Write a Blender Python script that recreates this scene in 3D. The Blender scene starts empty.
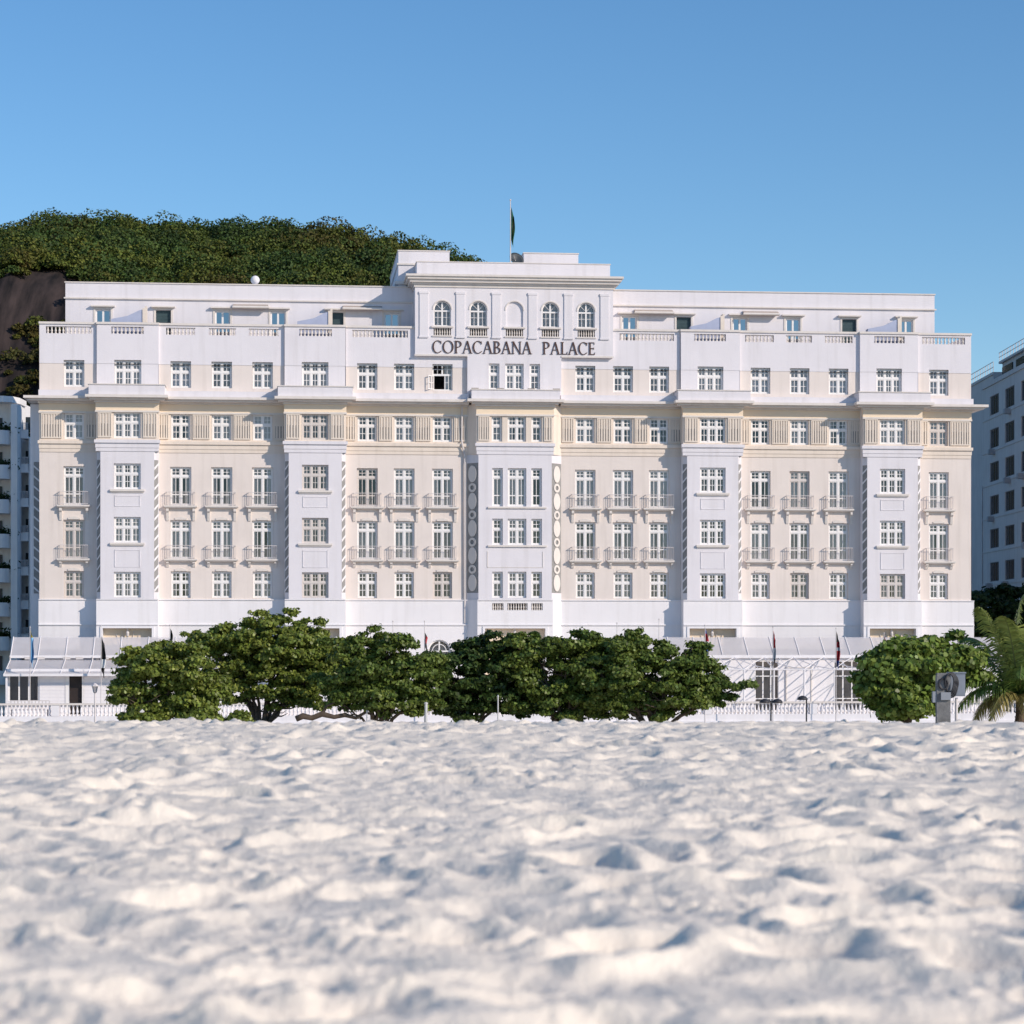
import bpy, math, random
import numpy as np
from mathutils import Vector, Matrix
random.seed(7); rng = np.random.default_rng(11)
R = math.radians
S = bpy.context.scene
col = S.collection

# ------------------------------------------------------------------ camera, sky, sun
F = 2350.0; EYE = 6.0; HORIZON = 640.0; TH = R(5.5); DIST = 168.0
cd = bpy.data.cameras.new('camera'); cam = bpy.data.objects.new('camera', cd); col.objects.link(cam)
cam.location = (0, 0, EYE); cam.rotation_euler = (R(90), 0, 0)
cd.sensor_width = 36; cd.lens = 36 * F / 1024; cd.shift_y = (HORIZON - 512) / 1024
cd.clip_start = 0.5; cd.clip_end = 6000
cd.dof.use_dof = True; cd.dof.focus_distance = 150; cd.dof.aperture_fstop = 2.2
S.camera = cam
SUN_EL = R(26); SUN_AZ = R(55.5)                      # azimuth from -Y towards +X
sdir = Vector((math.sin(SUN_AZ) * math.cos(SUN_EL), -math.cos(SUN_AZ) * math.cos(SUN_EL), math.sin(SUN_EL)))
w = bpy.data.worlds.new("World"); S.world = w; w.use_nodes = True
nt = w.node_tree; bg = nt.nodes['Background']
sky = nt.nodes.new('ShaderNodeTexSky'); sky.sky_type = 'NISHITA'; sky.sun_disc = False
sky.sun_elevation = SUN_EL; sky.sun_rotation = math.atan2(sdir.x, sdir.y)
sky.altitude = 0; sky.air_density = 1.0; sky.dust_density = 0.1; sky.ozone_density = 4.0
hs = nt.nodes.new('ShaderNodeHueSaturation'); hs.inputs['Saturation'].default_value = 1.16; nt.links.new(sky.outputs[0], hs.inputs['Color']); nt.links.new(hs.outputs[0], bg.inputs[0]); bg.inputs[1].default_value = 0.114
ld = bpy.data.lights.new('sun', 'SUN'); ld.energy = 3.2; ld.angle = R(0.5); ld.color = (1.0, 0.88, 0.755)
lo = bpy.data.objects.new('sun', ld); col.objects.link(lo); lo.rotation_euler = sdir.to_track_quat('Z', 'Y').to_euler(); lo.location = (60, -40, 60)
S.view_settings.view_transform = 'Standard'; S.view_settings.look = 'None'
S.view_settings.exposure = 0.25; S.view_settings.gamma = 1

# ------------------------------------------------------------------ helpers
def px(x, y, Y):                                       # image point at distance Y -> world point
    return Vector(((x - 512) * Y / F, Y, EYE + (HORIZON - y) * Y / F))

SPLIT = {'recessed_wall', 'penthouse_wall', 'attic_window_wall', 'attic_wall', 'band_storey_wall', 'penthouse_trim', 'frieze', 'moulding', 'entablature', 'cornice', 'ledge_parapet', 'floodlight', 'bay_shoulder', 'window_sill', 'parapet_coping', 'roof_terrace', 'ground_storey_wall', 'tower_wall', 'tower_cornice', 'arch_moulding', 'pilaster', 'veranda_wall', 'wall_panel'}
class MB:
    def __init__(s): s.v = []; s.f = []
    def box(s, x0, x1, y0, y1, z0, z1):
        if x0 > x1: x0, x1 = x1, x0
        if y0 > y1: y0, y1 = y1, y0
        if z0 > z1: z0, z1 = z1, z0
        n = len(s.v)
        s.v += [(x0,y0,z0),(x1,y0,z0),(x1,y1,z0),(x0,y1,z0),(x0,y0,z1),(x1,y0,z1),(x1,y1,z1),(x0,y1,z1)]
        s.f += [(n,n+3,n+2,n+1),(n+4,n+5,n+6,n+7),(n,n+1,n+5,n+4),(n+1,n+2,n+6,n+5),(n+2,n+3,n+7,n+6),(n+3,n,n+4,n+7)]
        return s
    def quad(s, a, b, c, d):
        n = len(s.v); s.v += [tuple(a), tuple(b), tuple(c), tuple(d)]; s.f.append((n,n+1,n+2,n+3)); return s
    def prism(s, poly, y0, y1):                        # poly in (x,z), extruded along y
        n = len(s.v); k = len(poly)
        s.v += [(p[0], y0, p[1]) for p in poly] + [(p[0], y1, p[1]) for p in poly]
        s.f.append(tuple(range(n, n+k))); s.f.append(tuple(range(n+2*k-1, n+k-1, -1)))
        for i in range(k):
            j = (i+1) % k; s.f.append((n+i, n+k+i, n+k+j, n+j))
        return s
    def prismx(s, poly, x0, x1):                       # poly in (y,z), extruded along x
        n = len(s.v); k = len(poly)
        s.v += [(x0, p[0], p[1]) for p in poly] + [(x1, p[0], p[1]) for p in poly]
        s.f.append(tuple(range(n, n+k))); s.f.append(tuple(range(n+2*k-1, n+k-1, -1)))
        for i in range(k):
            j = (i+1) % k; s.f.append((n+i, n+k+i, n+k+j, n+j))
        return s
    def prismz(s, poly, z0, z1):                       # poly in (x,y)
        n = len(s.v); k = len(poly)
        s.v += [(p[0], p[1], z0) for p in poly] + [(p[0], p[1], z1) for p in poly]
        s.f.append(tuple(range(n+k-1, n-1, -1))); s.f.append(tuple(range(n+k, n+2*k)))
        for i in range(k):
            j = (i+1) % k; s.f.append((n+i, n+j, n+k+j, n+k+i))
        return s
    def tube(s, pts, rads, seg=8, cap=True):
        pts = [Vector(p) for p in pts]; rings = []
        for i, p in enumerate(pts):
            d = (pts[min(i+1, len(pts)-1)] - pts[max(i-1, 0)])
            if d.length < 1e-6: d = Vector((0,0,1))
            d.normalize(); a = d.cross(Vector((0.13,0.97,0.2))).normalized(); b = d.cross(a)
            n = len(s.v); rings.append(n); r = rads[i] if hasattr(rads, '__len__') else rads
            for k in range(seg):
                t = 2*math.pi*k/seg; q = p + a*(r*math.cos(t)) + b*(r*math.sin(t)); s.v.append(tuple(q))
        for i in range(len(rings)-1):
            for k in range(seg):
                k2 = (k+1) % seg; s.f.append((rings[i]+k, rings[i]+k2, rings[i+1]+k2, rings[i+1]+k))
        if cap:
            s.f.append(tuple(rings[0]+k for k in range(seg-1,-1,-1))); s.f.append(tuple(rings[-1]+k for k in range(seg)))
        return s
    def lathe(s, prof, cx, cy, seg=8):                 # prof: (r,z)
        n = len(s.v)
        for r, z in prof:
            for k in range(seg):
                t = 2*math.pi*k/seg; s.v.append((cx+r*math.cos(t), cy+r*math.sin(t), z))
        for i in range(len(prof)-1):
            for k in range(seg):
                k2 = (k+1) % seg; s.f.append((n+i*seg+k, n+i*seg+k2, n+(i+1)*seg+k2, n+(i+1)*seg+k))
        s.f.append(tuple(n+k for k in range(seg-1,-1,-1))); s.f.append(tuple(n+(len(prof)-1)*seg+k for k in range(seg)))
        return s
    def ring(s, cx, cz, rx, rz, tx, tz, a0, a1, y0, y1, seg=28):
        for i in range(seg):
            t0 = R(a0+(a1-a0)*i/seg); t1 = R(a0+(a1-a0)*(i+1)/seg)
            o = lambda t: (cx+rx*math.cos(t), cz+rz*math.sin(t)); q = lambda t: (cx+(rx-tx)*math.cos(t), cz+(rz-tz)*math.sin(t))
            s.prism([q(t0), o(t0), o(t1), q(t1)], y0, y1)
        return s
    def wall(s, u0, u1, z0, z1, v, holes=(), depth=0.26):   # front facing -y with real openings and reveals
        us = sorted({u0, u1, *[h[0] for h in holes], *[h[1] for h in holes]}); zs = sorted({z0, z1, *[h[2] for h in holes], *[h[3] for h in holes]})
        for i in range(len(us)-1):
            for j in range(len(zs)-1):
                cu = (us[i]+us[i+1])/2; cz = (zs[j]+zs[j+1])/2
                if any(h[0] < cu < h[1] and h[2] < cz < h[3] for h in holes): continue
                s.quad((us[i],v,zs[j]),(us[i+1],v,zs[j]),(us[i+1],v,zs[j+1]),(us[i],v,zs[j+1]))
        for a, b, c, d in holes:
            w_ = v+depth
            s.quad((a,v,c),(a,v,d),(a,w_,d),(a,w_,c)); s.quad((b,v,c),(b,w_,c),(b,w_,d),(b,v,d))
            s.quad((a,v,c),(a,w_,c),(b,w_,c),(b,v,c)); s.quad((a,v,d),(b,v,d),(b,w_,d),(a,w_,d))
        return s
    def mesh(s, name, m):
        me = bpy.data.meshes.new(name); me.from_pydata(s.v, [], s.f); me.materials.append(m); me.update(); return me
    def build(s, name, m, parent=None, smooth=False):
        if name in SPLIT:                              # one object for every piece that stands apart
            out = None
            for q in s.pieces(): out = q.build_one(name, m, parent, smooth)
            return out
        return s.build_one(name, m, parent, smooth)
    def pieces(s):
        par = list(range(len(s.v)))
        def fd(a):
            while par[a] != a: par[a] = par[par[a]]; a = par[a]
            return a
        for f in s.f:
            for k in f[1:]: par[fd(k)] = fd(f[0])
        key = {}
        for i, v in enumerate(s.v):
            k = tuple(round(c, 2) for c in v)
            if k in key: par[fd(i)] = fd(key[k])
            else: key[k] = i
        isl = {}
        for i in range(len(s.v)): isl.setdefault(fd(i), []).append(i)
        V_ = np.array(s.v); ks = list(isl); bb = [(V_[isl[k]].min(0)-.03, V_[isl[k]].max(0)+.03) for k in ks]
        lo_ = np.array([q[0] for q in bb]); hi_ = np.array([q[1] for q in bb])
        for i, k in enumerate(ks):
            for j in np.nonzero((lo_[i] < hi_).all(1) & (lo_ < hi_[i]).all(1))[0]: par[fd(k)] = fd(ks[j])
        grp = {}
        for f in s.f: grp.setdefault(fd(f[0]), []).append(f)
        for fs in grp.values():
            q = MB(); mp = {}
            for f in fs:
                g = []
                for i in f:
                    if i not in mp: mp[i] = len(q.v); q.v.append(s.v[i])
                    g.append(mp[i])
                q.f.append(tuple(g))
            yield q
    def build_one(s, name, m, parent=None, smooth=False):
        me = s.mesh(name, m)
        if smooth: me.polygons.foreach_set('use_smooth', [True]*len(me.polygons))
        return link(name, me, parent)

def link(name, me, parent=None, loc=None):
    o = bpy.data.objects.new(name, me); col.objects.link(o)
    if parent: o.parent = parent
    if loc is not None: o.location = loc
    return o
def tag(o, label=None, cat=None, group=None, kind=None):
    if label: o['label'] = label
    if cat: o['category'] = cat
    if group: o['group'] = group
    if kind: o['kind'] = kind
    return o
def thing(name, label, cat, loc=(0,0,0), rz=0, group=None):
    o = link(name, None, None, loc); o.rotation_euler = (0,0,rz); return tag(o, label, cat, group)

def mat(name, c, rough=0.8, var=0.0, scale=1.0, bump=0.0, bscale=20.0, c2=None, metal=0, spec=0.3, streak=0.0, island=0.0, trans=0.0, stretch=None):
    m = bpy.data.materials.new(name); m.use_nodes = True; n = m.node_tree; b = n.nodes['Principled BSDF']
    b.inputs['Roughness'].default_value = rough; b.inputs['Metallic'].default_value = metal
    b.inputs['Specular IOR Level'].default_value = spec
    c = (*c, 1); b.inputs['Base Color'].default_value = c
    tc = n.nodes.new('ShaderNodeTexCoord'); out = None
    if var > 0 or c2:
        no = n.nodes.new('ShaderNodeTexNoise'); no.inputs['Scale'].default_value = scale; no.inputs['Detail'].default_value = 6; no.inputs['Roughness'].default_value = 0.6
        if stretch:
            mp = n.nodes.new('ShaderNodeMapping'); mp.inputs['Scale'].default_value = stretch; n.links.new(tc.outputs['Object'], mp.inputs[0]); n.links.new(mp.outputs[0], no.inputs[0])
        else: n.links.new(tc.outputs['Object'], no.inputs[0])
        r = n.nodes.new('ShaderNodeValToRGB'); r.color_ramp.elements[0].position = 0.3; r.color_ramp.elements[1].position = 0.7
        r.color_ramp.elements[0].color = (*(x*(1-var) for x in c[:3]), 1)
        r.color_ramp.elements[1].color = (*c2, 1) if c2 else (*(min(1, x*(1+var)) for x in c[:3]), 1)
        n.links.new(no.outputs[0], r.inputs[0]); out = r.outputs[0]
    if streak > 0:
        mp = n.nodes.new('ShaderNodeMapping'); mp.inputs['Scale'].default_value = (2.2, 2.2, 0.16); n.links.new(tc.outputs['Object'], mp.inputs[0])
        no = n.nodes.new('ShaderNodeTexNoise'); no.inputs['Scale'].default_value = 1.0; no.inputs['Detail'].default_value = 7; n.links.new(mp.outputs[0], no.inputs[0])
        r = n.nodes.new('ShaderNodeValToRGB'); r.color_ramp.elements[0].position = 0.5; r.color_ramp.elements[1].position = 0.78
        r.color_ramp.elements[0].color = (1,1,1,1); r.color_ramp.elements[1].color = (1-streak, 1-streak*1.05, 1-streak*1.15, 1); n.links.new(no.outputs[0], r.inputs[0])
        mx = n.nodes.new('ShaderNodeMix'); mx.data_type = 'RGBA'; mx.blend_type = 'MULTIPLY'; mx.inputs[0].default_value = 1
        if out: n.links.new(out, mx.inputs[6])
        else: mx.inputs[6].default_value = c
        n.links.new(r.outputs[0], mx.inputs[7]); out = mx.outputs[2]
    if island > 0:
        g = n.nodes.new('ShaderNodeNewGeometry'); h = n.nodes.new('ShaderNodeHueSaturation')
        mr = n.nodes.new('ShaderNodeMapRange'); mr.inputs[3].default_value = 1-island; mr.inputs[4].default_value = 1+island
        n.links.new(g.outputs['Random Per Island'], mr.inputs[0]); n.links.new(mr.outputs[0], h.inputs['Value'])
        mr2 = n.nodes.new('ShaderNodeMapRange'); mr2.inputs[3].default_value = 0.5-island*0.045; mr2.inputs[4].default_value = 0.5+island*0.02
        mt = n.nodes.new('ShaderNodeMath'); mt.operation = 'FRACT'; mm = n.nodes.new('ShaderNodeMath'); mm.operation = 'MULTIPLY'; mm.inputs[1].default_value = 7.31
        n.links.new(g.outputs['Random Per Island'], mm.inputs[0]); n.links.new(mm.outputs[0], mt.inputs[0]); n.links.new(mt.outputs[0], mr2.inputs[0]); n.links.new(mr2.outputs[0], h.inputs['Hue'])
        if out: n.links.new(out, h.inputs['Color'])
        else: h.inputs['Color'].default_value = c
        out = h.outputs[0]
    if out: n.links.new(out, b.inputs['Base Color'])
    if bump > 0:
        no = n.nodes.new('ShaderNodeTexNoise'); no.inputs['Scale'].default_value = bscale; no.inputs['Detail'].default_value = 5; n.links.new(tc.outputs['Object'], no.inputs[0])
        bp = n.nodes.new('ShaderNodeBump'); bp.inputs['Strength'].default_value = bump; bp.inputs['Distance'].default_value = 0.03
        n.links.new(no.outputs[0], bp.inputs['Height']); n.links.new(bp.outputs[0], b.inputs['Normal'])
    if trans > 0:
        t = n.nodes.new('ShaderNodeBsdfTranslucent'); mxs = n.nodes.new('ShaderNodeMixShader'); mxs.inputs[0].default_value = trans
        if out: n.links.new(out, t.inputs[0])
        else: t.inputs[0].default_value = c
        o_ = n.nodes['Material Output']; n.links.new(b.outputs[0], mxs.inputs[1]); n.links.new(t.outputs[0], mxs.inputs[2]); n.links.new(mxs.outputs[0], o_.inputs[0])
    return m
def glass(name, tint=(0.75,0.85,0.9), refl=0.10, rough=0.03):
    m = bpy.data.materials.new(name); m.use_nodes = True; n = m.node_tree; n.nodes.remove(n.nodes['Principled BSDF'])
    g = n.nodes.new('ShaderNodeBsdfGlossy'); g.inputs['Roughness'].default_value = rough; g.inputs[0].default_value = (0.9,0.95,1,1)
    t = n.nodes.new('ShaderNodeBsdfTransparent'); t.inputs[0].default_value = (*tint,1)
    fr = n.nodes.new('ShaderNodeLayerWeight'); fr.inputs[0].default_value = 0.25
    mr = n.nodes.new('ShaderNodeMapRange'); mr.inputs[3].default_value = refl; mr.inputs[4].default_value = 0.9
    n.links.new(fr.outputs['Fresnel'], mr.inputs[0])
    mx = n.nodes.new('ShaderNodeMixShader'); n.links.new(mr.outputs[0], mx.inputs[0]); n.links.new(t.outputs[0], mx.inputs[1]); n.links.new(g.outputs[0], mx.inputs[2])
    n.links.new(mx.outputs[0], n.nodes['Material Output'].inputs[0]); return m

M = dict(
 cream = mat('cream_stucco', (0.775,0.69,0.635), 0.9, 0.035, 0.5, 0.25, 14, streak=0.11),
 warm = mat('yellow_cream_stucco', (0.79,0.685,0.59), 0.9, 0.04, 0.6, 0.25, 14, streak=0.12),
 frame2 = mat('beige_window_paint', (0.66,0.60,0.56), 0.5, spec=0.4),
 curtain2 = mat('warm_curtain', (0.42,0.37,0.34), 0.95, 0.05, 2.0),
 frieze = mat('bounce_tinted_stucco', (0.85,0.70,0.53), 0.9, 0.03, 0.6, 0.2, 14),  # cream, with the warm light bounced under the cornice mixed into the colour
 white = mat('white_stucco', (0.765,0.73,0.755), 0.88, 0.03, 0.5, 0.25, 14, streak=0.10),
 base = mat('bright_white_stucco', (0.83,0.80,0.81), 0.88, 0.03, 0.4, 0.2, 14, streak=0.09),
 trim = mat('warm_white_trim', (0.74,0.68,0.63), 0.85, 0.04, 1.5, 0.15, 20, streak=0.10),
 frame = mat('white_window_paint', (0.84,0.81,0.79), 0.45, spec=0.4),
 panel = mat('louvre_stone', (0.76,0.67,0.58), 0.85, 0.04, 2.0),
 gap = mat('dark_groove', (0.36,0.32,0.29), 0.9, 0.1, 2.0),
 plate = mat('dark_grey_relief_ground', (0.30,0.29,0.28), 0.9, 0.15, 3.0),
 curtain = mat('sheer_curtain', (0.66,0.62,0.60), 0.95, 0.05, 2.0),
 interior = mat('dark_interior', (0.10,0.10,0.11), 0.9, 0.1, 2.0),
 pane = glass('window_glass', (.95,.94,.92), .05),
 pane_blue = glass('penthouse_glass', (0.35,0.6,0.75), 0.35),
 rail = mat('grey_iron', (0.66,0.61,0.59), 0.5, 0.05, 3),
 door = mat('dark_green_shutter', (0.06,0.10,0.11), 0.5, 0.1, 3),
 letter = mat('bronze_letter', (0.10,0.055,0.045), 0.45, 0.1, 5, metal=0.3),
 awning = mat('awning_canvas', (0.50,0.42,0.36), 0.9, 0.08, 4),
 roofglass = mat('frosted_roof_panel', (0.72,0.69,0.70), 0.35, 0.06, 0.8, spec=0.5),
 roof = mat('roof_membrane', (0.35,0.33,0.32), 0.9, 0.15, 0.6),
 shadegreen = mat('leaf_green', (0.06,0.115,0.022), 0.5, 0.3, 1.2, island=0.45, trans=0.15, spec=0.3),
 bark = mat('grey_brown_bark', (0.10,0.075,0.055), 0.9, 0.3, 5, 0.6, 12),
)

M['roofglass'].node_tree.nodes['Principled BSDF'].inputs['Alpha'].default_value = .6
# ------------------------------------------------------------------ noise
def hash2(ix, iy, s):
    h = (ix.astype(np.int64)*374761393 + iy.astype(np.int64)*668265263 + s*1442695040888963) & 0x7fffffff
    h = (h ^ (h >> 13)) * 1274126177 & 0x7fffffff
    return ((h ^ (h >> 16)) & 0xffffff) / 16777215.0
def vnoise(x, y, s=0):
    ix = np.floor(x); iy = np.floor(y); fx = x-ix; fy = y-iy
    fx = fx*fx*fx*(fx*(fx*6-15)+10); fy = fy*fy*fy*(fy*(fy*6-15)+10)
    a = hash2(ix,iy,s); b = hash2(ix+1,iy,s); c = hash2(ix,iy+1,s); d = hash2(ix+1,iy+1,s)
    return (a*(1-fx)+b*fx)*(1-fy) + (c*(1-fx)+d*fx)*fy
def fbm(x, y, o=4, s=0):
    t = 0; a = 0.5; q = 0
    for i in range(o): t = t + a*vnoise(x*2**i+i*17.3, y*2**i+i*9.1, s+i); q += a; a *= 0.5
    return t/q
def dents(x, y, cell, s, rad, jit=0.85):               # trampled bowls with raised rims
    gx = x/cell; gy = y/cell; ix = np.floor(gx); iy = np.floor(gy); t = np.zeros_like(x)
    for dx in (-1,0,1):
        for dy in (-1,0,1):
            cx = ix+dx; cy = iy+dy
            qx = cx+0.5+(hash2(cx,cy,s)-0.5)*jit; qy = cy+0.5+(hash2(cx,cy,s+1)-0.5)*jit
            an = hash2(cx,cy,s+2)*3.1416; el = 0.65+0.5*hash2(cx,cy,s+3); am = 0.35+0.65*hash2(cx,cy,s+4)
            rx = (gx-qx)*cell; ry = (gy-qy)*cell
            u = (rx*np.cos(an)+ry*np.sin(an))/(rad/el); v = (-rx*np.sin(an)+ry*np.cos(an))/(rad*el)
            d2 = u*u+v*v
            t = t - am*np.exp(-d2*1.4) + 0.75*am*np.exp(-(np.sqrt(d2)-1.35)**2*5.0)
    return t

# ------------------------------------------------------------------ ground, road, sand
def strip(name, poly, z, m, label=None):
    mb = MB(); n = len(poly); mb.v = [(p[0],p[1],z) for p in poly]; mb.f = [tuple(range(n))]
    return tag(mb.build(name, m), label, None, None, 'structure')
strip('ground', [(-3000,-3000),(3000,-3000),(3000,3500),(-3000,3500)], -0.05, mat('packed_earth', (0.22,0.20,0.17), 0.95, 0.2, 0.1))
cth, sth = math.cos(TH), math.sin(TH)
def L(u, v, z=0.0):                                    # hotel frame -> world
    u += 0.1; return (u*cth - v*sth, DIST + u*sth + v*cth, z)
def lstrip(name, u0, u1, v0, v1, z, m):
    return strip(name, [L(u0,v0)[:2], L(u1,v0)[:2], L(u1,v1)[:2], L(u0,v1)[:2]], z, m)
lstrip('road', -400, 400, -36, -14, 0.0, mat('asphalt', (0.05,0.05,0.052), 0.9, 0.15, 0.8, 0.3, 30))
rm = mat('road_paint', (0.75,0.75,0.72), 0.7)
mk = MB()
for k in range(-40, 40):
    a = [L(k*8.0, vv)[:2] for vv in (0,)]
    for vv in (-21.3, -28.6):
        p = [L(k*8, vv), L(k*8+4, vv), L(k*8+4, vv+.15), L(k*8, vv+.15)]
        mk.quad(*[(q[0], q[1], 0.006) for q in p])
tag(mk.build('lane_marking', rm), None, None, None, 'structure')
pv = mat('pavement_stone', (0.45,0.43,0.41), 0.9, 0.2, 0.5)
for nm, v0, v1 in (('pavement', -14, -9.4), ('promenade', -44, -36)):
    mb = MB(); c = [L(-400,v0), L(400,v0), L(400,v1), L(-400,v1)]
    mb.prismz([q[:2] for q in c], -0.04, 0.13)
    tag(mb.build(nm, pv), None, None, None, 'structure')

def sand_grid():
    ds = [2.0]
    while ds[-1] < 58: ds.append(ds[-1] + max(0.018, 0.0027*ds[-1]))
    while ds[-1] < 126: ds.append(ds[-1] + 0.3)
    ds = np.array(ds); nc = 880
    t = np.linspace(-1, 1, nc); t = t*(0.75+0.25*t*t)
    D, T = np.meshgrid(ds, t, indexing='ij')
    X = T*(3.0+0.36*D); Y = D
    wx = X + 0.45*(fbm(X*1.1, Y*1.1, 3, 50)-0.5); wy = Y + 0.45*(fbm(X*1.1, Y*1.1, 3, 60)-0.5)
    z = 0.15*(fbm(X/3.6, Y/3.6, 2, 1)-0.5)
    pk = 0.45+0.9*np.clip(fbm(X/4.5, Y/4.5, 2, 31)*1.6-.3, 0, 1)     # some stretches are trampled more than others
    z += pk*(0.097*dents(wx, wy, 1.15, 100, 0.35) + 0.027*dents(wx+3.3, wy+1.7, 0.70, 200, 0.20)) + .012*dents(wx+7.3, wy+4.7, 0.40, 260, 0.11)
    rg = 1-np.abs(2*fbm(wx*.8, wy*.8, 2, 300)-1); z += 0.088*(rg-0.6)
    z += 0.014*(fbm(wx*3.2, wy*3.2, 2, 400)-0.5)
    cr_ = np.clip(fbm(X*1.0, Y*1.0, 2, 520)*2.4-.95, 0, 1); z += 0.085*cr_*(fbm(X*7, Y*7, 3, 500)-0.5) + .012*(fbm(X*22, Y*22, 2, 540)-.5)
    base = np.interp(Y, [0, 42, 50, 75, 105, 116, 124, 128], [4.39, 4.37, 4.14, 3.1, 2.05, 1.5, 0.3, -0.2])
    z = z + base
    nv = D.size; me = bpy.data.meshes.new('sand')
    co = np.stack([X, Y, z], -1).reshape(-1).astype(np.float32)
    nr = len(ds); i, j = np.meshgrid(np.arange(nr-1), np.arange(nc-1), indexing='ij'); a = (i*nc+j).ravel()
    fc = np.stack([a, a+1, a+nc+1, a+nc], -1).astype(np.int32)
    me.vertices.add(nv); me.vertices.foreach_set('co', co)
    me.loops.add(fc.size); me.loops.foreach_set('vertex_index', fc.ravel())
    me.polygons.add(len(fc)); me.polygons.foreach_set('loop_start', np.arange(0, fc.size, 4, dtype=np.int32)); me.polygons.foreach_set('loop_total', np.full(len(fc), 4, np.int32))
    me.polygons.foreach_set('use_smooth', np.ones(len(fc), bool)); me.update(); me.validate()
    me.materials.append(mat('beach_sand', (0.89,0.79,0.665), 0.95, 0.035, 0.7, 0.5, 40, spec=0.1))
    o = link('sand', me); tag(o, None, None, None, 'structure'); return o
sand_grid()
def sand_z(Y): return float(np.interp(Y, [0, 42, 50, 75, 105, 116, 124, 128], [4.39, 4.37, 4.14, 3.1, 2.05, 1.5, 0.3, -0.2]))
# the beach goes on to both sides
for sgn in (-1, 1):
    mb = MB(); ys = [-20, 42, 50, 75, 105, 116, 124, 128]
    for a, b in zip(ys[:-1], ys[1:]):
        xa = sgn*(2.8+0.355*max(a,0)); xb = sgn*(2.8+0.355*b)
        if a < 0: xa = 0 if False else sgn*2.8
        mb.quad((xa,a,sand_z(a)-.04),(sgn*300,a,sand_z(a)-.04),(sgn*300,b,sand_z(b)-.04),(xb,b,sand_z(b)-.04))
    tag(mb.build('sand', bpy.data.materials['beach_sand']), None, None, None, 'structure')

# ------------------------------------------------------------------ the hotel
H = thing('hotel', 'long white and cream grand hotel with a raised centre block and arched top windows', 'hotel', L(0,0,0), TH)
H.location = (0.15*cth, DIST+0.15*sth, 0)
Z_BELT1, Z_BELT0 = 7.07, 8.87
def window_mb(w, h, leaves, trans, french=False, arched=False):
    fb = MB(); d0, d1 = 0.0, 0.09
    b = 0.085
    def frame_box(x0, x1, z0, z1, y0=d0, y1=d1): fb.box(x0, x1, y0, y1, z0, z1)
    frame_box(-w/2, -w/2+b, 0, h); frame_box(w/2-b, w/2, 0, h); frame_box(-w/2+b, w/2-b, 0, b); frame_box(-w/2+b, w/2-b, h-b, h)
    zt = h*trans; frame_box(-w/2+b, w/2-b, zt-0.07, zt+0.07, -0.012, d1)
    lw = (w-2*b)/leaves; mw = 0.065
    for k in range(1, leaves):
        x = -w/2+b+k*lw; frame_box(x-mw, x+mw, b, zt-0.07, -0.006); frame_box(x-mw, x+mw, zt+0.07, h-b, -0.006)
    t = 0.022; sh = 0.055
    for k in range(leaves):
        xa = -w/2+b+k*lw+(mw if k else 0); xb = -w/2+b+(k+1)*lw-(mw if k < leaves-1 else 0); xc = (xa+xb)/2
        for za, zb, rows in ((zt+0.07, h-b, 2), (b, zt-0.07, 4 if french else 2)):
            fb.box(xa, xa+sh, 0.02, 0.07, za, zb); fb.box(xb-sh, xb, 0.02, 0.07, za, zb)
            fb.box(xa+sh, xb-sh, 0.02, 0.07, za, za+sh); fb.box(xa+sh, xb-sh, 0.02, 0.07, zb-sh, zb)
            fb.box(xc-t, xc+t, 0.03, 0.06, za+sh, zb-sh)
            for r in range(1, rows):
                if french and rows == 4:
                    if r != 1: continue
                    zz = za+(zb-za)*0.36; fb.box(xa+sh, xb-sh, 0.022, 0.062, zz-0.04, zz+0.04); continue
                zz = za+(zb-za)*r/rows; fb.box(xa+sh, xb-sh, 0.033, 0.057, zz-t, zz+t)
    return fb
def curtain_mb(w, h, gapf, z0=0.1):
    cb = MB(); n = 0
    segs = []
    for s in (-1, 1):
        a = s*(w/2+0.03); b_ = s*gapf*w/2
        xs = np.linspace(a, b_, 15); prev = None
        for i, x in enumerate(xs):
            y = 0.035*math.sin(i*2.1+s)
            if prev: cb.quad((prev[0], prev[1], z0), (x, y, z0), (x, y, h), (prev[0], prev[1], h))
            prev = (x, y)
    return cb
WM = {}
def get_window(kind):
    if kind in WM: return WM[kind]
    spec = {'attic2': (1.42,1.85,2,.60,0), 'attic3': (1.86,1.85,3,.62,0), 'band2': (1.36,1.82,2,.60,0), 'band3': (1.86,1.82,3,.60,0),
            'bay3': (1.84,1.78,3,.60,0), 'low2': (1.36,1.85,2,.60,0), 'french': (1.46,2.70,2,.76,1), 'slimlow': (.74,1.85,1,.60,0), 'slimfrench': (.74,2.70,1,.76,1),
            'midlow': (1.30,1.85,2,.60,0), 'pent': (1.05,1.65,2,.90,0), 'midfrench': (1.30,2.70,2,.76,1)}[kind]
    w_, h_, lv, tr, fr = spec
    fm = window_mb(w_, h_, lv, tr, bool(fr)).mesh('window', M['frame'])
    pm = MB().quad((-w_/2+.08,.045,.08),(w_/2-.08,.045,.08),(w_/2-.08,.045,h_-.08),(-w_/2+.08,.045,h_-.08)).mesh('pane', M['pane_blue' if kind == 'pent' else 'pane'])
    cms = [curtain_mb(w_, h_, g).mesh('curtain', M['curtain']) for g in (0.02, 0.05, 0.12, 0.3, 0.55)]
    WM[kind] = (fm, pm, cms, w_, h_); return WM[kind]
def hole(kind, u, z):
    w_, h_ = get_window(kind)[3:5]; return (u-w_/2-.01, u+w_/2+.01, z-.01, z+h_+.01)
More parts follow.
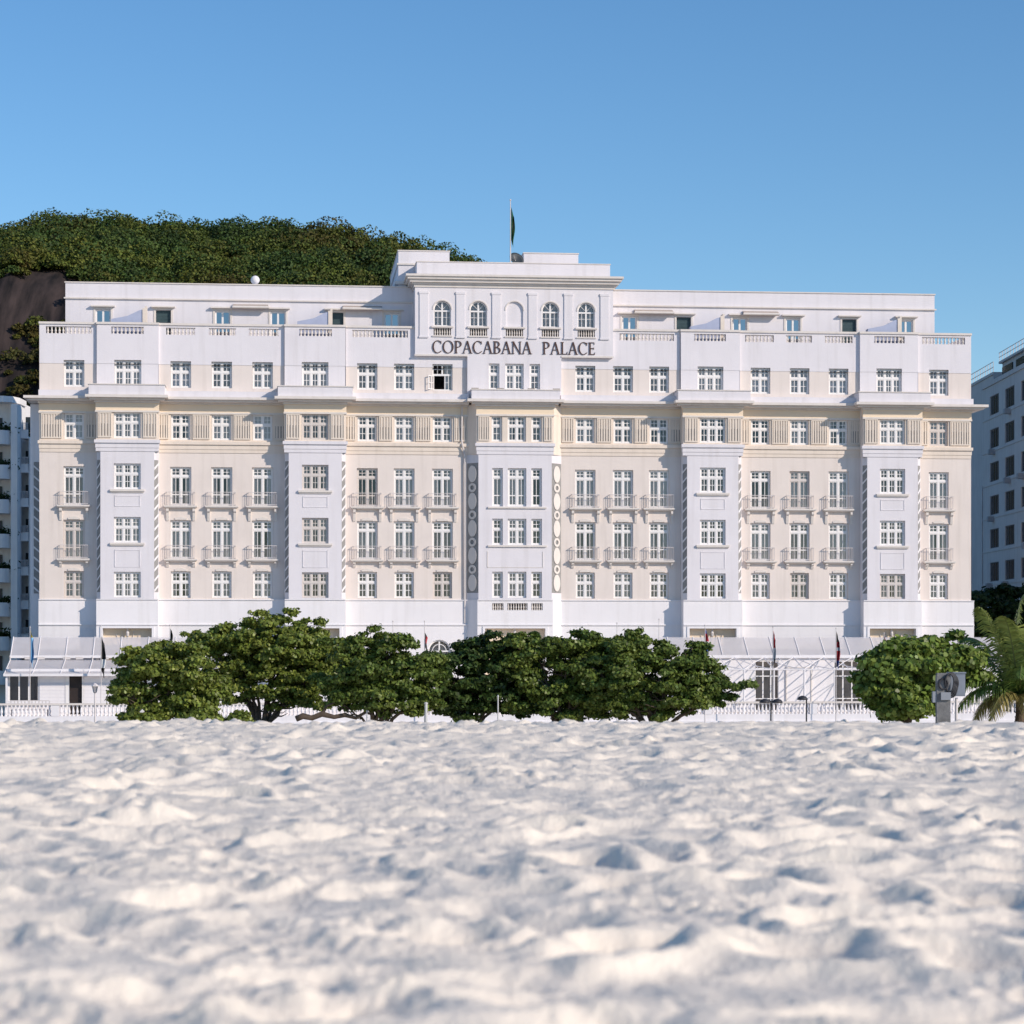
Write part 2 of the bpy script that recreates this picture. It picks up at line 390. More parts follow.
def put_window(kind, u, z, v, name='casement_window', label=None, curtain=True, reveal=0.24):
    fm, pm, cms, w_, h_ = get_window(kind)
    o = link(name, fm, H, (u, v+reveal-0.06, z)); 
    if label: o['label'] = label
    link('pane', pm, o)
    if curtain and random.random() < .9:
        c_ = link('curtain', random.choice(cms), o, (0, 0.15, 0))
        if random.random() < .28: c_.material_slots[0].link = 'OBJECT'; c_.material_slots[0].material = M['curtain2']
    if (-15 < u < -13.5 and z < 23 ) or (random.random() < .14 and abs(u) > 3): o.material_slots[0].link = 'OBJECT'; o.material_slots[0].material = M['frame2']
    return o

SEC = [(-31.05,), (-23.62,-20.75,-17.88), (-10.48,-7.86,-5.13), (5.13,7.86,10.48), (17.88,20.75,23.62), (31.05,)]
SPAN = [(-33.45,-29.35), (-25.4,-16.2), (-12.3,-3.3), (3.3,12.3), (16.2,25.4), (29.35,33.45)]
BAYS = [-27.28, -14.18, 14.2, 27.34]; BW = 1.86; CH = 0.28; BD = 1.05; CD = 0.78
Z_LOW, Z_F4, Z_F3, Z_BAND, Z_ATT = 8.98, 11.74, 15.50, 20.13, 23.80
Z_R3, Z_R4 = 16.56, 12.82                              # bay windows
# recessed walls of the middle storeys
mb = MB(); mbB = MB()
for (u0, u1), us in zip(SPAN, SEC):
    hs = [hole('low2', u, Z_LOW) for u in us] + [hole('french', u, Z_F4) for u in us] + [hole('french', u, Z_F3) for u in us]
    mb.wall(u0, u1, Z_BELT0, 19.2, 0, hs)
    for u in us:
        put_window('low2', u, Z_LOW, 0)
        put_window('french', u, Z_F4, 0, 'french_window'); put_window('french', u, Z_F3, 0, 'french_window')
mb.build('recessed_wall', M['cream'], H)
# ring of mouldings + band storey + frieze
fr = MB(); band = MB(); fz = MB(); moul = MB()
def panels(a, b, v):                                   # fluted louvre panel between windows
    if b-a < 0.25: return
    bk = MB(); bk.box(a, b, v-.02, v+.04, Z_BAND+.02, Z_BAND+1.80)
    n = max(2, int((b-a-.12)/0.17)); st = (b-a-.12)/n
    p = MB(); p.box(a, a+.06, v-.09, v-.021, Z_BAND+.03, Z_BAND+1.79); p.box(b-.06, b, v-.09, v-.021, Z_BAND+.03, Z_BAND+1.79)
    p.box(a+.06, b-.06, v-.09, v-.021, Z_BAND+1.71, Z_BAND+1.79); p.box(a+.06, b-.06, v-.09, v-.021, Z_BAND+.03, Z_BAND+.11)
    for k in range(n):
        x = a+.06+st*(k+.5); p.box(x-st*.27, x+st*.27, v-.075, v-.021, Z_BAND+.11, Z_BAND+1.71)
    o = p.build('louvre_panel', M['panel'], H)
    g = MB(); g.box(a+.06, b-.06, v-.035, v-.0205, Z_BAND+.16, Z_BAND+1.0); g.build('groove', M['gap'], o)
    bk.build('panel_back', M['panel'], o)
def band_panels(u0, u1, v, wins):                      # wins: (u, halfwidth)
    x = u0+.12
    for u, hw in wins:
        panels(x, u-hw-.16, v); x = u+hw+.16
    panels(x, u1-.12, v)
def band_storey(u0, u1, v, wins, kinds):
    band.wall(u0, u1, Z_BAND-.13, 22.0, v, [hole(k, u, Z_BAND) for u, k in zip(wins, kinds)])
    band_panels(u0, u1, v, [(u, get_window(k)[3]/2) for u, k in zip(wins, kinds)])
    for u, k in zip(wins, kinds): put_window(k, u, Z_BAND, v)
    # entablature below, frieze above
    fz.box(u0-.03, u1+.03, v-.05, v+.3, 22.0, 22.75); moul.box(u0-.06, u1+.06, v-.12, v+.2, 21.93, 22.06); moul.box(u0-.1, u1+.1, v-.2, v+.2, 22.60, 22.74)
def entab(target, u0, u1, v):
    target.box(u0, u1, v-.05, v+.25, 19.2, 19.45); target.box(u0-.03, u1+.03, v-.09, v+.25, 19.45, 19.78)
    target.box(u0-.1, u1+.1, v-.2, v+.25, 19.78, 20.0)
entC = MB(); entW = MB()
for (u0, u1), us in zip(SPAN, SEC):
    a, b = u0, u1
    band_storey(a, b, 0, us, ['band2']*len(us)); entab(entC, a, b, 0)
for c in BAYS:
    entab(entW, c-BW-.32, c+BW+.32, -BD); band_storey(c-BW-.30, c+BW+.30, -BD, [c], ['band3'])
    for s in (-1, 1): moul.box(c+s*(BW+.30), c+s*(BW+.299)-s*.2, -BD+.002, .05, 19.2, 22.7)
entab(entW, -2.75, 2.75, -CD); band_storey(-2.75, 2.75, -CD, [-1.30, .12, 1.54], ['slimlow', 'midlow', 'slimlow'])
for s in (-1, 1):                                      # chamfers of the centre bay at band level
    for z0, z1, o in ((19.2,20.0,.05), (20.0,22.0,0), (22.0,22.75,.05)):
        mbB.prismz([(s*2.75,-CD-o), (s*3.4,-.02), (s*3.4,.2), (s*2.4,.2), (s*2.4,-CD+.02)][::s], z0+.001, z1)
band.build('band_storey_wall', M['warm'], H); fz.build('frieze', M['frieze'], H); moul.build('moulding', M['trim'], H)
entC.build('entablature', M['warm'], H); entW.build('entablature', M['white'], H)
# main cornice slabs and boxes above
co_ = MB(); bx_ = MB()
for u0, u1 in SPAN:
    a = u0-(1.0 if u0 < -33 else 0); b = u1+(1.0 if u1 > 33 else 0)
    co_.box(a, b, -1.05, .05, 22.88, 23.06); co_.box(a+.25*(a < -34), b-.25*(b > 34), -.8, .04, 22.74, 22.88)
    bx_.box(u0, u1, -.62, .03, 23.06, 23.50)
for c in BAYS:
    co_.box(c-2.85, c+2.85, -1.95, .06, 22.90, 23.09); co_.box(c-2.6, c+2.6, -1.6, .06, 22.75, 22.90)
    bx_.box(c-2.62, c+2.62, -1.72, .02, 23.09, 23.78)
    co_.box(c-2.68, c+2.68, -1.78, .02, 23.78, 23.85)
co_.box(-3.45, 3.45, -1.5, .06, 22.90, 23.09); co_.box(-3.1, 3.1, -1.2, .06, 22.75, 22.90); bx_.box(-3.15, 3.15, -1.32, .02, 23.09, 23.72); co_.box(-3.2, 3.2, -1.38, .02, 23.72, 23.79)
for s in (-1, 1):
    co_.box(s*33.45, s*34.45, .05, 3.0, 22.88, 23.06); co_.box(s*33.45, s*34.2, .04, 3.0, 22.74, 22.88)
co_.build('cornice', M['trim'], H); bx_.build('ledge_parapet', M['white'], H)
lv = MB()
for u in (-2.9, -1.1, 1.1, 2.9): lv.box(u-.25, u+.25, -1.30, -1.1, 23.79, 23.87)
lv.build('floodlight', M['gap'], H)

# projecting bays
for c in BAYS:
    b = MB(); b.wall(c-BW, c+BW, Z_BELT0, 19.2, -BD, [hole('bay3', c, Z_LOW), hole('bay3', c, Z_R4), hole('bay3', c, Z_R3)])
    for s in (-1, 1):
        z0, z1 = 9.35, 18.6
        for za, zb in ((Z_BELT0, z0), (z1, 19.2)):
            b.prismz([(c+s*BW,-BD), (c+s*(BW+CH),-BD+.35), (c+s*(BW+CH),.1), (c+s*BW,.1)][::s], za, zb)
        b.box(c+s*(BW-.001), c+s*(BW-.2), -BD+.01, .1, z0, z1)
        b.box(c+s*(BW+CH), c+s*(BW+CH-.1), -BD+.351, .1, z0, z1)
    o = b.build('projecting_bay', M['white'], H)
    for s in (-1, 1):                                  # strip of zig-zag relief on the chamfer
        st = MB(); st.prismz([(c+s*(BW+.002),-BD+.06), (c+s*(BW+CH-.002),-BD+.38), (c+s*(BW+CH-.002),0), (c+s*(BW+.002),0)][::s], 9.35, 18.6)
        g = st.build('relief_strip', M['plate'], H)
        zg = MB(); nn = 13; hh = (18.6-9.35)/nn
        A = Vector((c+s*BW, -BD, 0)); B = Vector((c+s*(BW+CH), -BD+.35, 0)); nrm = Vector((s*.35, -CH, 0)).normalized()*.02
        for k in range(nn):
            z = 9.35+k*hh
            for (p, q, zp, zq) in ((A,B,z,z+hh*.55),):
                a0 = p+nrm; a1 = q+nrm
                if s < 0: zp, zq = zq, zp
                zg.quad((a0.x,a0.y,zp),(a1.x,a1.y,zq),(a1.x,a1.y,zq+.16),(a0.x,a0.y,zp+.16))
                zg.quad((a0.x,a0.y,zp+.16),(a1.x,a1.y,zq+.16),(a1.x-nrm.x*2,a1.y-nrm.y*2,zq+.16),(a0.x-nrm.x*2,a0.y-nrm.y*2,zp+.16))
        zg.build('zigzag', M['base'], g)
    put_window('bay3', c, Z_LOW, -BD); put_window('bay3', c, Z_R4, -BD); put_window('bay3', c, Z_R3, -BD)
    t = MB()
    for z in (Z_R4, Z_R3): t.box(c-1.2, c+1.2, -BD-.16, -BD, z-.16, z-.02); t.box(c-1.15, c+1.15, -BD-.09, -BD, z-.24, z-.16)
    t.build('window_sill', M['trim'], H)
    t = MB()
    for z0, z1 in ((15.35,16.1), (11.1,12.3)):
        for a in ((c-.88,c+.88,z0,z0+.035), (c-.88,c+.88,z1-.035,z1), (c-.88,c-.84,z0,z1), (c+.84,c+.88,z0,z1)): t.box(a[0], a[1], -BD-.03, -BD, a[2], a[3])
    t.build('wall_panel', M['white'], H)
# centre bay
KC = (('slimfrench','slimlow','slimlow'), ('midfrench','midlow','midlow')); ZC = (Z_F3+.02, Z_R4-.05, Z_LOW+.02)
b = MB(); hs = []
for i in range(3):
    for u in (-1.26, .14, 1.54):
        k = KC[0 if abs(u) > 1 else 1][i]; hs.append(hole(k, u, ZC[i])); put_window(k, u, ZC[i], -CD, 'french_window' if i == 0 else 'casement_window')
b.wall(-2.62, 2.62, Z_BELT0, 19.2, -CD, hs)
for s in (-1, 1):
    for za, zb in ((Z_BELT0, 9.35), (18.6, 19.2)):
        b.prismz([(s*2.62,-CD), (s*3.4,0), (s*3.4,.2), (s*2.62,.2)][::s], za, zb)
    b.box(s*2.618, s*2.45, -CD+.01, .1, 9.35, 18.6)
b.build('projecting_bay', M['white'], H); mbB.build('bay_shoulder', M['warm'], H)
for s in (-1, 1):
    st = MB(); st.prismz([(s*2.621,-CD+.03), (s*3.4,.02), (s*3.4,.2), (s*2.621,.2)][::s], 9.35, 18.6); g = st.build('relief_strip', M['plate'], H)
    A = Vector((s*2.62, -CD+.02, 0)); B = Vector((s*3.4, .02, 0)); d = (B-A); ln = d.length; d.normalize(); nrm = Vector((-d.y, d.x, 0));
    if nrm.y > 0: nrm = -nrm
    C0 = (A+B)/2; zg = MB(); z = 9.45
    def disc(z, ry, rx, inner=None, off=.05):
        N = 18; ps = []
        for k in range(N):
            t = 2*math.pi*k/N; p = C0 + d*(rx*math.cos(t)) + nrm*off; ps.append((p.x, p.y, z+ry*math.sin(t)))
        if inner is None: n0 = len(zg.v); zg.v += ps; zg.f.append(tuple(range(n0, n0+N)))
        else:
            qs = []
            for k in range(N):
                t = 2*math.pi*k/N; p = C0 + d*(rx*inner*math.cos(t)) + nrm*off; qs.append((p.x, p.y, z+ry*inner*math.sin(t)))
            n0 = len(zg.v); zg.v += ps+qs
            for k in range(N): k2 = (k+1) % N; zg.f.append((n0+k, n0+k2, n0+N+k2, n0+N+k))
        n0 = len(zg.v); zg.v += [(p[0]-nrm.x*.045, p[1]-nrm.y*.045, p[2]) for p in ps] + ps
        for k in range(N): k2 = (k+1) % N; zg.f.append((n0+k, n0+k2, n0+N+k2, n0+N+k))
    for k in range(5):
        disc(z+.62, .60, .38); z += 1.26
        if k < 4: disc(z+.32, .32, .34, .5); z += .68
    zg.build('oval_medallion', M['trim'], g)
t = MB(); t.box(-1.95, 2.25, -CD-.12, -CD, Z_F3-.14, Z_F3-.02); t.box(-1.95, 2.25, -CD-.12, -CD, Z_R4-.2, Z_R4-.08)
for a in ((-2.0,2.0,11.15,11.185), (-2.0,-1.96,11.15,12.3), (1.96,2.0,11.15,12.3)): t.box(a[0], a[1], -CD-.03, -CD, a[2], a[3])
t.build('window_sill', M['trim'], H)

# balusters
def bal(mb, x, y, z, h, r=.07, seg=8):
    mb.lathe([(r*.9,z), (r*.9,z+h*.1), (r*.5,z+h*.16), (r,z+h*.38), (r*.55,z+h*.7), (r*.5,z+h*.82), (r*.9,z+h*.88), (r*.9,z+h)], x, y, seg)
def balusters(a, b, y, z, h, parent, step=.24, name='balustrade', r=.075, m='trim'):
    mb = MB(); n = max(2, round((b-a)/step))
    for k in range(n): bal(mb, a+(b-a)*(k+.5)/n, y, z, h, r)
    return mb.build(name, M[m], parent)
# balconies
bm = MB(); bm.box(-1.17, 1.17, -.38, 0, -.13, -.02); bm.box(-1.1, 1.1, -.32, 0, -.19, -.13); bal_slab = bm.mesh('balcony', M['trim'])
rb = MB()
for z in (.05, .92): rb.box(-1.0, 1.0, -.36, -.325, z-.02, z+.02); rb.box(-1.0, -.96, -.324, 0, z-.02, z+.02); rb.box(.96, 1.0, -.324, 0, z-.02, z+.02)
for k in range(17): x = -.98+k*1.96/16; rb.box(x-.008, x+.008, -.350, -.336, .07, .90)
for s in (-1, 1):
    for k in range(1, 3): y = -.34+k*.11; rb.box(s*.98-.012, s*.98+.012, y-.012, y+.012, .07, .90)
rail_m = rb.mesh('railing', M['rail'])
def console(h, dd):
    c = MB()
    for s in (0,):
        c.prismx([(-dd,-.24), (0,-.24), (0,-.24-h), (-.06,-.24-h), (-.12,-.24-h*.7), (-dd*.55,-.24-h*.35), (-dd,-.24-h*.22)], -.09, .09)
    return c.mesh('bracket', M['trim'])
con_a = console(.85, .3); con_b = console(.36, .3)
orn = MB()
for k in range(7): t = (k-3)/3.0; orn.box(t*.36-.06, t*.36+.06, -.06, 0, .02, .14+.09*math.cos(t*1.5))
orn_m = orn.mesh('carved_ornament', M['trim'])
for us in SEC:
    for u in us:
        for z, cm in ((Z_F3, con_a), (Z_F4, con_b)):
            o = link('balcony', bal_slab, H, (u, 0, z)); link('railing', rail_m, o); link('bracket', cm, o, (-.92,0,0)); link('bracket', cm, o, (.92,0,0))
        link('carved_ornament', orn_m, H, (u, 0, Z_F4+2.72)); link('carved_ornament', orn_m, H, (u, 0, Z_LOW+1.87))

# base storeys
b = MB(); OP = 0.0
edges = [(-33.5,-29.35), (-25.4,-16.2), (-12.3,-3.3), (3.3,12.3), (16.2,25.4), (29.35,33.65)]
for u0, u1 in edges:
    ar = []
    b.wall(u0, u1, Z_BELT1, Z_BELT0, -.08); b.box(u0, u1, -.16, 0, Z_BELT0-.06, Z_BELT0); b.box(u0, u1, -.17, -.08, Z_BELT1-.03, Z_BELT1+.05)
    if abs(u0) < 13 and abs(u1) < 13:                  # arched ground floor window: wall built round an arch
        uc = 5.35*(1 if u0 > 0 else -1); r = .82; zc = 5.2; N = 12
        b.wall(u0, uc-r, 0, Z_BELT1, -.08); b.wall(uc+r, u1, 0, Z_BELT1, -.08); b.wall(uc-r, uc+r, zc+r, Z_BELT1, -.08); b.wall(uc-r, uc+r, 0, 2.6, -.08)
        for k in range(N):
            t0 = math.pi*k/N; t1 = math.pi*(k+1)/N; p0 = (uc+r*math.cos(t0), zc+r*math.sin(t0)); p1 = (uc+r*math.cos(t1), zc+r*math.sin(t1))
            b.quad((p0[0],-.08,p0[1]), (p0[0],-.08,zc+r), (p1[0],-.08,zc+r), (p1[0],-.08,p1[1]))
            b.quad((p0[0],-.08,p0[1]), (p1[0],-.08,p1[1]), (p1[0],.2,p1[1]), (p0[0],.2,p0[1]))
        for s in (-1, 1): b.quad((uc+s*r,-.08,2.6), (uc+s*r,-.08,zc), (uc+s*r,.2,zc), (uc+s*r,.2,2.6))
        f = MB(); f.ring(uc, zc, r-.002, r-.002, .1, .1, 0, 180, .08, .16); f.ring(uc, zc, .52, .52, .05, .05, 0, 180, .09, .15)
        f.box(uc-r, uc-r+.1, .08, .16, 2.6, zc); f.box(uc+r-.1, uc+r, .08, .16, 2.6, zc); f.box(uc-.05, uc+.05, .075, .15, 2.6, zc+r-.05); f.box(uc-r+.1, uc+r-.1, .07, .155, zc-.05, zc+.05)
        fo = f.build('arched_window', M['frame'], H)
        MB().quad((uc-r,.12,2.6), (uc+r,.12,2.6), (uc+r,.12,zc+r), (uc-r,.12,zc+r)).build('pane', M['pane'], fo)
        MB().quad((uc-r-.1,.5,2.6), (uc+r+.1,.5,2.6), (uc+r+.1,.5,zc+r), (uc-r-.1,.5,zc+r)).build('curtain', M['cream'], fo)
    else: b.wall(u0, u1, 0, Z_BELT1, -.08)
for c, hw, dd, cw, cd_ in [(c, BW+CH, BD, 1.7, .35) for c in BAYS] + [(0, 2.7, CD, 2.15, .5)]:
    v = -dd-.06
    b.wall(c-hw, c+hw, 0, Z_BELT1, v, [(c-cw, c+cw, 3.5, 6.82)], .62)
    b.wall(c-hw, c+hw, Z_BELT1, Z_BELT0, v, [(c+x-hw2, c+x+hw2, 8.12, 8.62) for x, hw2 in ((-1.24,.4), (.16,.72), (1.56,.4))] if c == 0 else [], .25)
    b.box(c-hw, c+hw, v-.08, v, Z_BELT0-.06, Z_BELT0); b.box(c-hw, c+hw, v-.09, v, Z_BELT1-.03, Z_BELT1+.05)
    if c == 0:
        for s in (-1, 1): b.quad((s*2.7,v,0), (s*3.41,-.08,0), (s*3.41,-.08,Z_BELT0), (s*2.7,v,Z_BELT0))
    else:
        for s in (-1, 1): b.quad((c+s*hw,v,0), (c+s*hw,0,0), (c+s*hw,0,Z_BELT0), (c+s*hw,v,Z_BELT0))
    t = MB(); t.box(c-cw-.18, c-cw-.001, v-.06, v, 3.5, 6.97); t.box(c+cw+.001, c+cw+.18, v-.06, v, 3.5, 6.97); t.box(c-cw-.001, c+cw+.001, v-.06, v, 6.83, 6.97)
    po = t.build('porch_surround', M['base'], H)
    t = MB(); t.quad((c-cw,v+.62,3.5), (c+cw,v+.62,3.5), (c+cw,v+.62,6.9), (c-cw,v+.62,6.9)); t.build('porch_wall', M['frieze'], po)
    t = MB()
    for k in range(11):
        an = R(20+140*k/10); r0, r1 = .9, 2.3
        p = Vector((c+r0*math.cos(an), v+.58, 4.4+r0*math.sin(an))); q = Vector((c+min(cw,r1)*math.cos(an), v+.58, 4.4+r1*math.sin(an)))
        t.tube([p, q], .03, 5)
    t.build('sunburst_grille', M['trim'], po)
    t = MB(); t.box(c-.02, c+.02, v+.28, v+.32, 6.7, 6.83); t.lathe([(.03,6.2), (.09,6.28), (.12,6.5), (.06,6.7), (.02,6.82)], c, v+.3, 8); t.build('lantern', M['rail'], po)
for x, hw2 in ((-1.24,.4), (.16,.72), (1.56,.4)):
    balusters(x-hw2, x+hw2, -CD-.06+.1, 8.13, .48, H, .17, r=.06)
b.build('ground_storey_wall', M['base'], H)

# attic storey with parapet
at = MB(); atc = MB(); cap = MB(); ZL = 25.42; ZP = 28.3
BG = [(29.8,33.0), (26.2,28.45), (22.6,24.65), (19.75,21.65), (16.75,18.85), (13.0,15.3), (7.6,11.55)]
BG = BG + [(-b_, -a_) for a_, b_ in BG]
def attic(u0, u1, v, wins, kind, bayed):
    hs = [hole(kind, u, Z_ATT-(0 if not bayed else -.02)) for u in wins]
    lo_ = [(a, b_, max(c, 23.05), min(d, ZL)) for a, b_, c, d in hs]; 
    bh = [(max(a,u0), min(b_,u1), 27.52, 28.02) for a, b_ in BG if a < u1 and b_ > u0]
    tgt = at if bayed else atc
    tgt.wall(u0, u1, 23.05, ZL, v, [(a, b_, c, ZL) for a, b_, c, d in hs]); at.wall(u0, u1, ZL, ZP, v-.025, [(a, b_, ZL, d) for a, b_, c, d in hs]+bh)
    for u in wins: put_window(kind, u, Z_ATT+(0 if not bayed else .02), v)
AT = [(-33.45,-29.45), (-25.15,-16.35), (-12.0,-7.1), (7.1,12.0), (16.35,25.15), (29.45,33.45)]
AW = [(-31.05,), (-23.62,-20.75,-17.88), (-10.48,-7.86), (7.86,10.48), (17.88,20.75,23.62), (31.05,)]
for (u0, u1), us in zip(AT, AW): attic(u0, u1, 0, us, 'attic2', False)
for c in (-27.3, -14.18, 14.18, 27.3): attic(c-2.15, c+2.15, -.22, [c*1.0], 'attic3', True)
for s in (-1, 1):
    for c in (-27.3, -14.18, 14.18, 27.3):
        e = c+s*2.15; at.quad((e,-.245,23.05), (e,0.05,23.05), (e,0.05,ZP), (e,-.245,ZP))
ws = MB(); 
for u0, u1 in AT + [(c-2.15, c+2.15) for c in (-27.3,-14.18,14.18,27.3)]:
    v = -.22 if (u1-u0) < 4.35 and abs(abs((u0+u1)/2)-27.3) < .1 or abs(abs((u0+u1)/2)-14.18) < .05 else 0
    cap.box(u0-.04, u1+.04, v-.12, v+.4, ZP-.12, ZP+.03)
for a, b_ in BG:
    c = (a+b_)/2; v = -.22 if any(abs(c-k) < 2.2 for k in (-27.3,-14.18,14.18,27.3)) else 0
    balusters(a, b_, v+.1, 27.53, .48, H, .27, r=.085)
# back faces of the parapet, end walls and roofs
for s in (-1, 1):
    at.wall(-33.45 if s < 0 else 7.1, -7.1 if s < 0 else 33.45, 23.5, ZP, .42, [(a, b_, 27.52, 28.02) for a, b_ in BG if (a < 0) == (s < 0)], 0)
    at.quad((s*33.45,0,0), (s*33.45,16,0), (s*33.45,16,ZP), (s*33.45,0,ZP))
at.quad((-33.45,16,0), (33.45,16,0), (33.45,16,ZP), (-33.45,16,ZP))
at.build('attic_wall', M['white'], H); atc.build('attic_window_wall', M['cream'], H); cap.build('parapet_coping', M['trim'], H)
tr = MB()
for s in (-1, 1): tr.box(s*7.1, s*33.4, .43, 15.9, 27.0, 27.1)
tr.build('roof_terrace', M['roof'], H)
# rear wing beside the left end
rw = MB(); rw.box(-34.25, -33.452, 1.6, 9, 0, 22.7); rw.build('rear_wing', M['base'], H)
rw = MB(); rw.box(-34.0, -33.6, 1.56, 1.6, 9.3, 18.6); g = rw.build('relief_strip', M['plate'], H)
rw = MB()
for k in range(13): z = 9.3+k*.715; rw.prism([(-34.0,z+.35), (-33.6,z), (-33.6,z+.15), (-34.0,z+.5)], 1.53, 1.559)
rw.build('zigzag', M['base'], g)

# window over the open casement (left of the centre): see labels
tw = MB(); V = -.3; ZT0, ZT1 = 26.22, 31.1
ARC = [-5.16, -2.58, 2.58, 5.16]; ar = .62; AZ0 = 28.35; AZC = 29.52
u = -7.1
def arch_wall(mb, uc, zlo, zhi, u0, u1, depth=.32, backing=False):
    N = 14
    mb.wall(u0, uc-ar, zlo, zhi, V); mb.wall(uc+ar, u1, zlo, zhi, V); mb.wall(uc-ar, uc+ar, AZC+ar, zhi, V); 
    if AZ0 > zlo: mb.wall(uc-ar, uc+ar, zlo, AZ0, V, [(uc-ar, uc+ar, 27.68, 28.2)], .3)
    for k in range(N):
        t0 = math.pi*k/N; t1 = math.pi*(k+1)/N; p0 = (uc+ar*math.cos(t0), AZC+ar*math.sin(t0)); p1 = (uc+ar*math.cos(t1), AZC+ar*math.sin(t1))
        mb.quad((p0[0],V,p0[1]), (p0[0],V,AZC+ar), (p1[0],V,AZC+ar), (p1[0],V,p1[1])); mb.quad((p0[0],V,p0[1]), (p1[0],V,p1[1]), (p1[0],V+depth,p1[1]), (p0[0],V+depth,p0[1]))
    for s in (-1, 1): mb.quad((uc+s*ar,V,AZ0), (uc+s*ar,V,AZC), (uc+s*ar,V+depth,AZC), (uc+s*ar,V+depth,AZ0))
    mb.quad((uc-ar,V,AZ0), (uc+ar,V,AZ0), (uc+ar,V+depth,AZ0), (uc-ar,V+depth,AZ0))
    if backing: mb.quad((uc-ar,V+depth,AZ0), (uc+ar,V+depth,AZ0), (uc+ar,V+depth,AZC+ar), (uc-ar,V+depth,AZC+ar))
cuts = [-7.1, -3.87, -1.3, 1.3, 3.87, 7.1]
for i, uc in enumerate([-5.16, -2.58, 0, 2.58, 5.16]):
    arch_wall(tw, uc, 27.5, ZT1, cuts[i], cuts[i+1], .12 if uc == 0 else .32, uc == 0)
tw.wall(-7.1, 7.1, ZT0, 27.5, V)
# part of the front that steps down between the side sections
tw.wall(-3.37, 3.37, 23.05, ZT0, V, [hole('slimlow' if u else 'midlow', u, Z_ATT+.06) for u in (-1.46,0,1.46)])
for u in (-1.46, 0, 1.46): put_window('slimlow' if u else 'midlow', u, Z_ATT+.06, V)
for s in (-1, 1):
    tw.quad((s*3.37,V,23.05), (s*3.37,0.05,23.05), (s*3.37,0.05,ZT0), (s*3.37,V,ZT0)); tw.quad((s*7.1,V,ZT0), (s*7.1,2.5,ZT0), (s*7.1,2.5,ZT1), (s*7.1,V,ZT1))
    tw.quad((s*3.37,V,ZT0), (s*7.1,V,ZT0), (s*7.1,.1,ZT0), (s*3.37,.1,ZT0))
tw.box(-6.95, 6.95, .2, 9, 31.95, 32.96); tw.box(-7.0, 7.0, 2.5, 15.8, 27.2, 31.94)
tw.box(-8.15, -4.45, 2.55, 15.7, 27.2, 34.1); tw.box(1.0, 5.0, 3, 9, 32.9, 34.15)
tw.build('tower_wall', M['white'], H)
lw_ = MB(); 
for s in (-1, 1):
    hs = [hole('attic2', s*5.13, Z_ATT)]; a, b_ = (3.37, 7.1) if s > 0 else (-7.1, -3.37)
    lw_.wall(a, b_, 23.05, ZL, 0, [(h[0],h[1],h[2],ZL) for h in hs])
lw_.build('attic_window_wall', M['cream'], H)
lw_ = MB()
for s in (-1, 1):
    hs = [hole('attic2', s*5.13, Z_ATT)]; a, b_ = (3.37, 7.1) if s > 0 else (-7.1, -3.37)
    lw_.wall(a, b_, ZL, ZT0, -.025, [(h[0],h[1],ZL,h[3]) for h in hs])
lw_.build('attic_wall', M['white'], H)
put_window('attic2', 5.13, Z_ATT, 0)
# open casement
ow = MB(); W2, H2 = .71, 1.85; zt = 1.11
for a_ in ((-W2,-W2+.085,0,H2), (W2-.085,W2,0,H2), (-W2+.085,W2-.085,0,.085), (-W2+.085,W2-.085,H2-.085,H2), (-W2+.085,W2-.085,zt-.07,zt+.07), (-.06,.06,zt+.07,H2-.085), (.16,.22,.085,zt-.07), (.42,.46,.085,zt-.07), (.22,.42,.55,.59), (-.36,-.33,zt+.07,H2-.085), (.33,.36,zt+.07,H2-.085), (-W2+.085,-.06,1.48,1.51), (.06,W2-.085,1.48,1.51)):
    ow.box(a_[0], a_[1], .0, .08, a_[2], a_[3])
o = ow.build('casement_window', M['frame'], H); o.location = (-5.13, .18, Z_ATT); o['label'] = 'casement window with one sash swung open onto a dark room'
MB().quad((.15,.045,.085), (W2-.085,.045,.085), (W2-.085,.045,H2-.085), (.15,.045,H2-.085)).build('pane', M['pane'], o)
MB().quad((.15,.3,0), (W2+.1,.3,0), (W2+.1,.3,H2), (.15,.3,H2)).build('curtain', M['curtain'], o)
t = MB(); t.box(0,.05,-.55,-.5,.06,1.05); t.box(0,.05,-.05,0,.06,1.05); t.box(0,.05,-.5,-.05,.06,.12); t.box(0,.05,-.5,-.05,.99,1.05); t.box(.01,.04,-.5,-.05,.52,.56); t.box(.01,.04,-.29,-.26,.12,.99)
so = t.build('open_sash', M['frame'], o); so.location = (-W2+.09, -.02, 0); so.rotation_euler = (0,0,R(-52))
# tower trim
t = MB()
for i, (z0, z1, e) in enumerate(((31.1,31.3,.08), (31.3,31.42,.2), (31.42,31.62,.38), (31.62,31.80,.55), (31.80,31.95,.68))):
    t.box(-7.1-e, 7.1+e, V-e, 2.6, z0, z1)
t.box(-7.0, 7.0, .15, 9.05, 32.96, 33.02); t.box(-8.2, -4.4, 2.5, 15.75, 34.1, 34.18); t.box(.95, 5.05, 2.95, 9.05, 34.15, 34.22)
t.box(-8.25, -4.4, 2.45, 15.8, 33.1, 33.22); t.box(-8.4,-7.0, 2.4,15.85,31.7,31.9)
t.box(-7.14, -3.36, V-.05, V, ZT0-.02, ZT0+.1); t.box(3.36, 7.14, V-.05, V, ZT0-.02, ZT0+.1)
t.build('tower_cornice', M['trim'], H)
t = MB()
for u in (-6.48, -3.87, -1.3, 1.3, 3.87, 6.48):
    t.box(u-.3, u+.3, V-.07, V, 27.6, 30.75); t.box(u-.34, u+.34, V-.1, V, 30.62, 30.78); t.box(u-.34, u+.34, V-.1, V, 27.5, 27.62)
t.build('pilaster', M['white'], H)
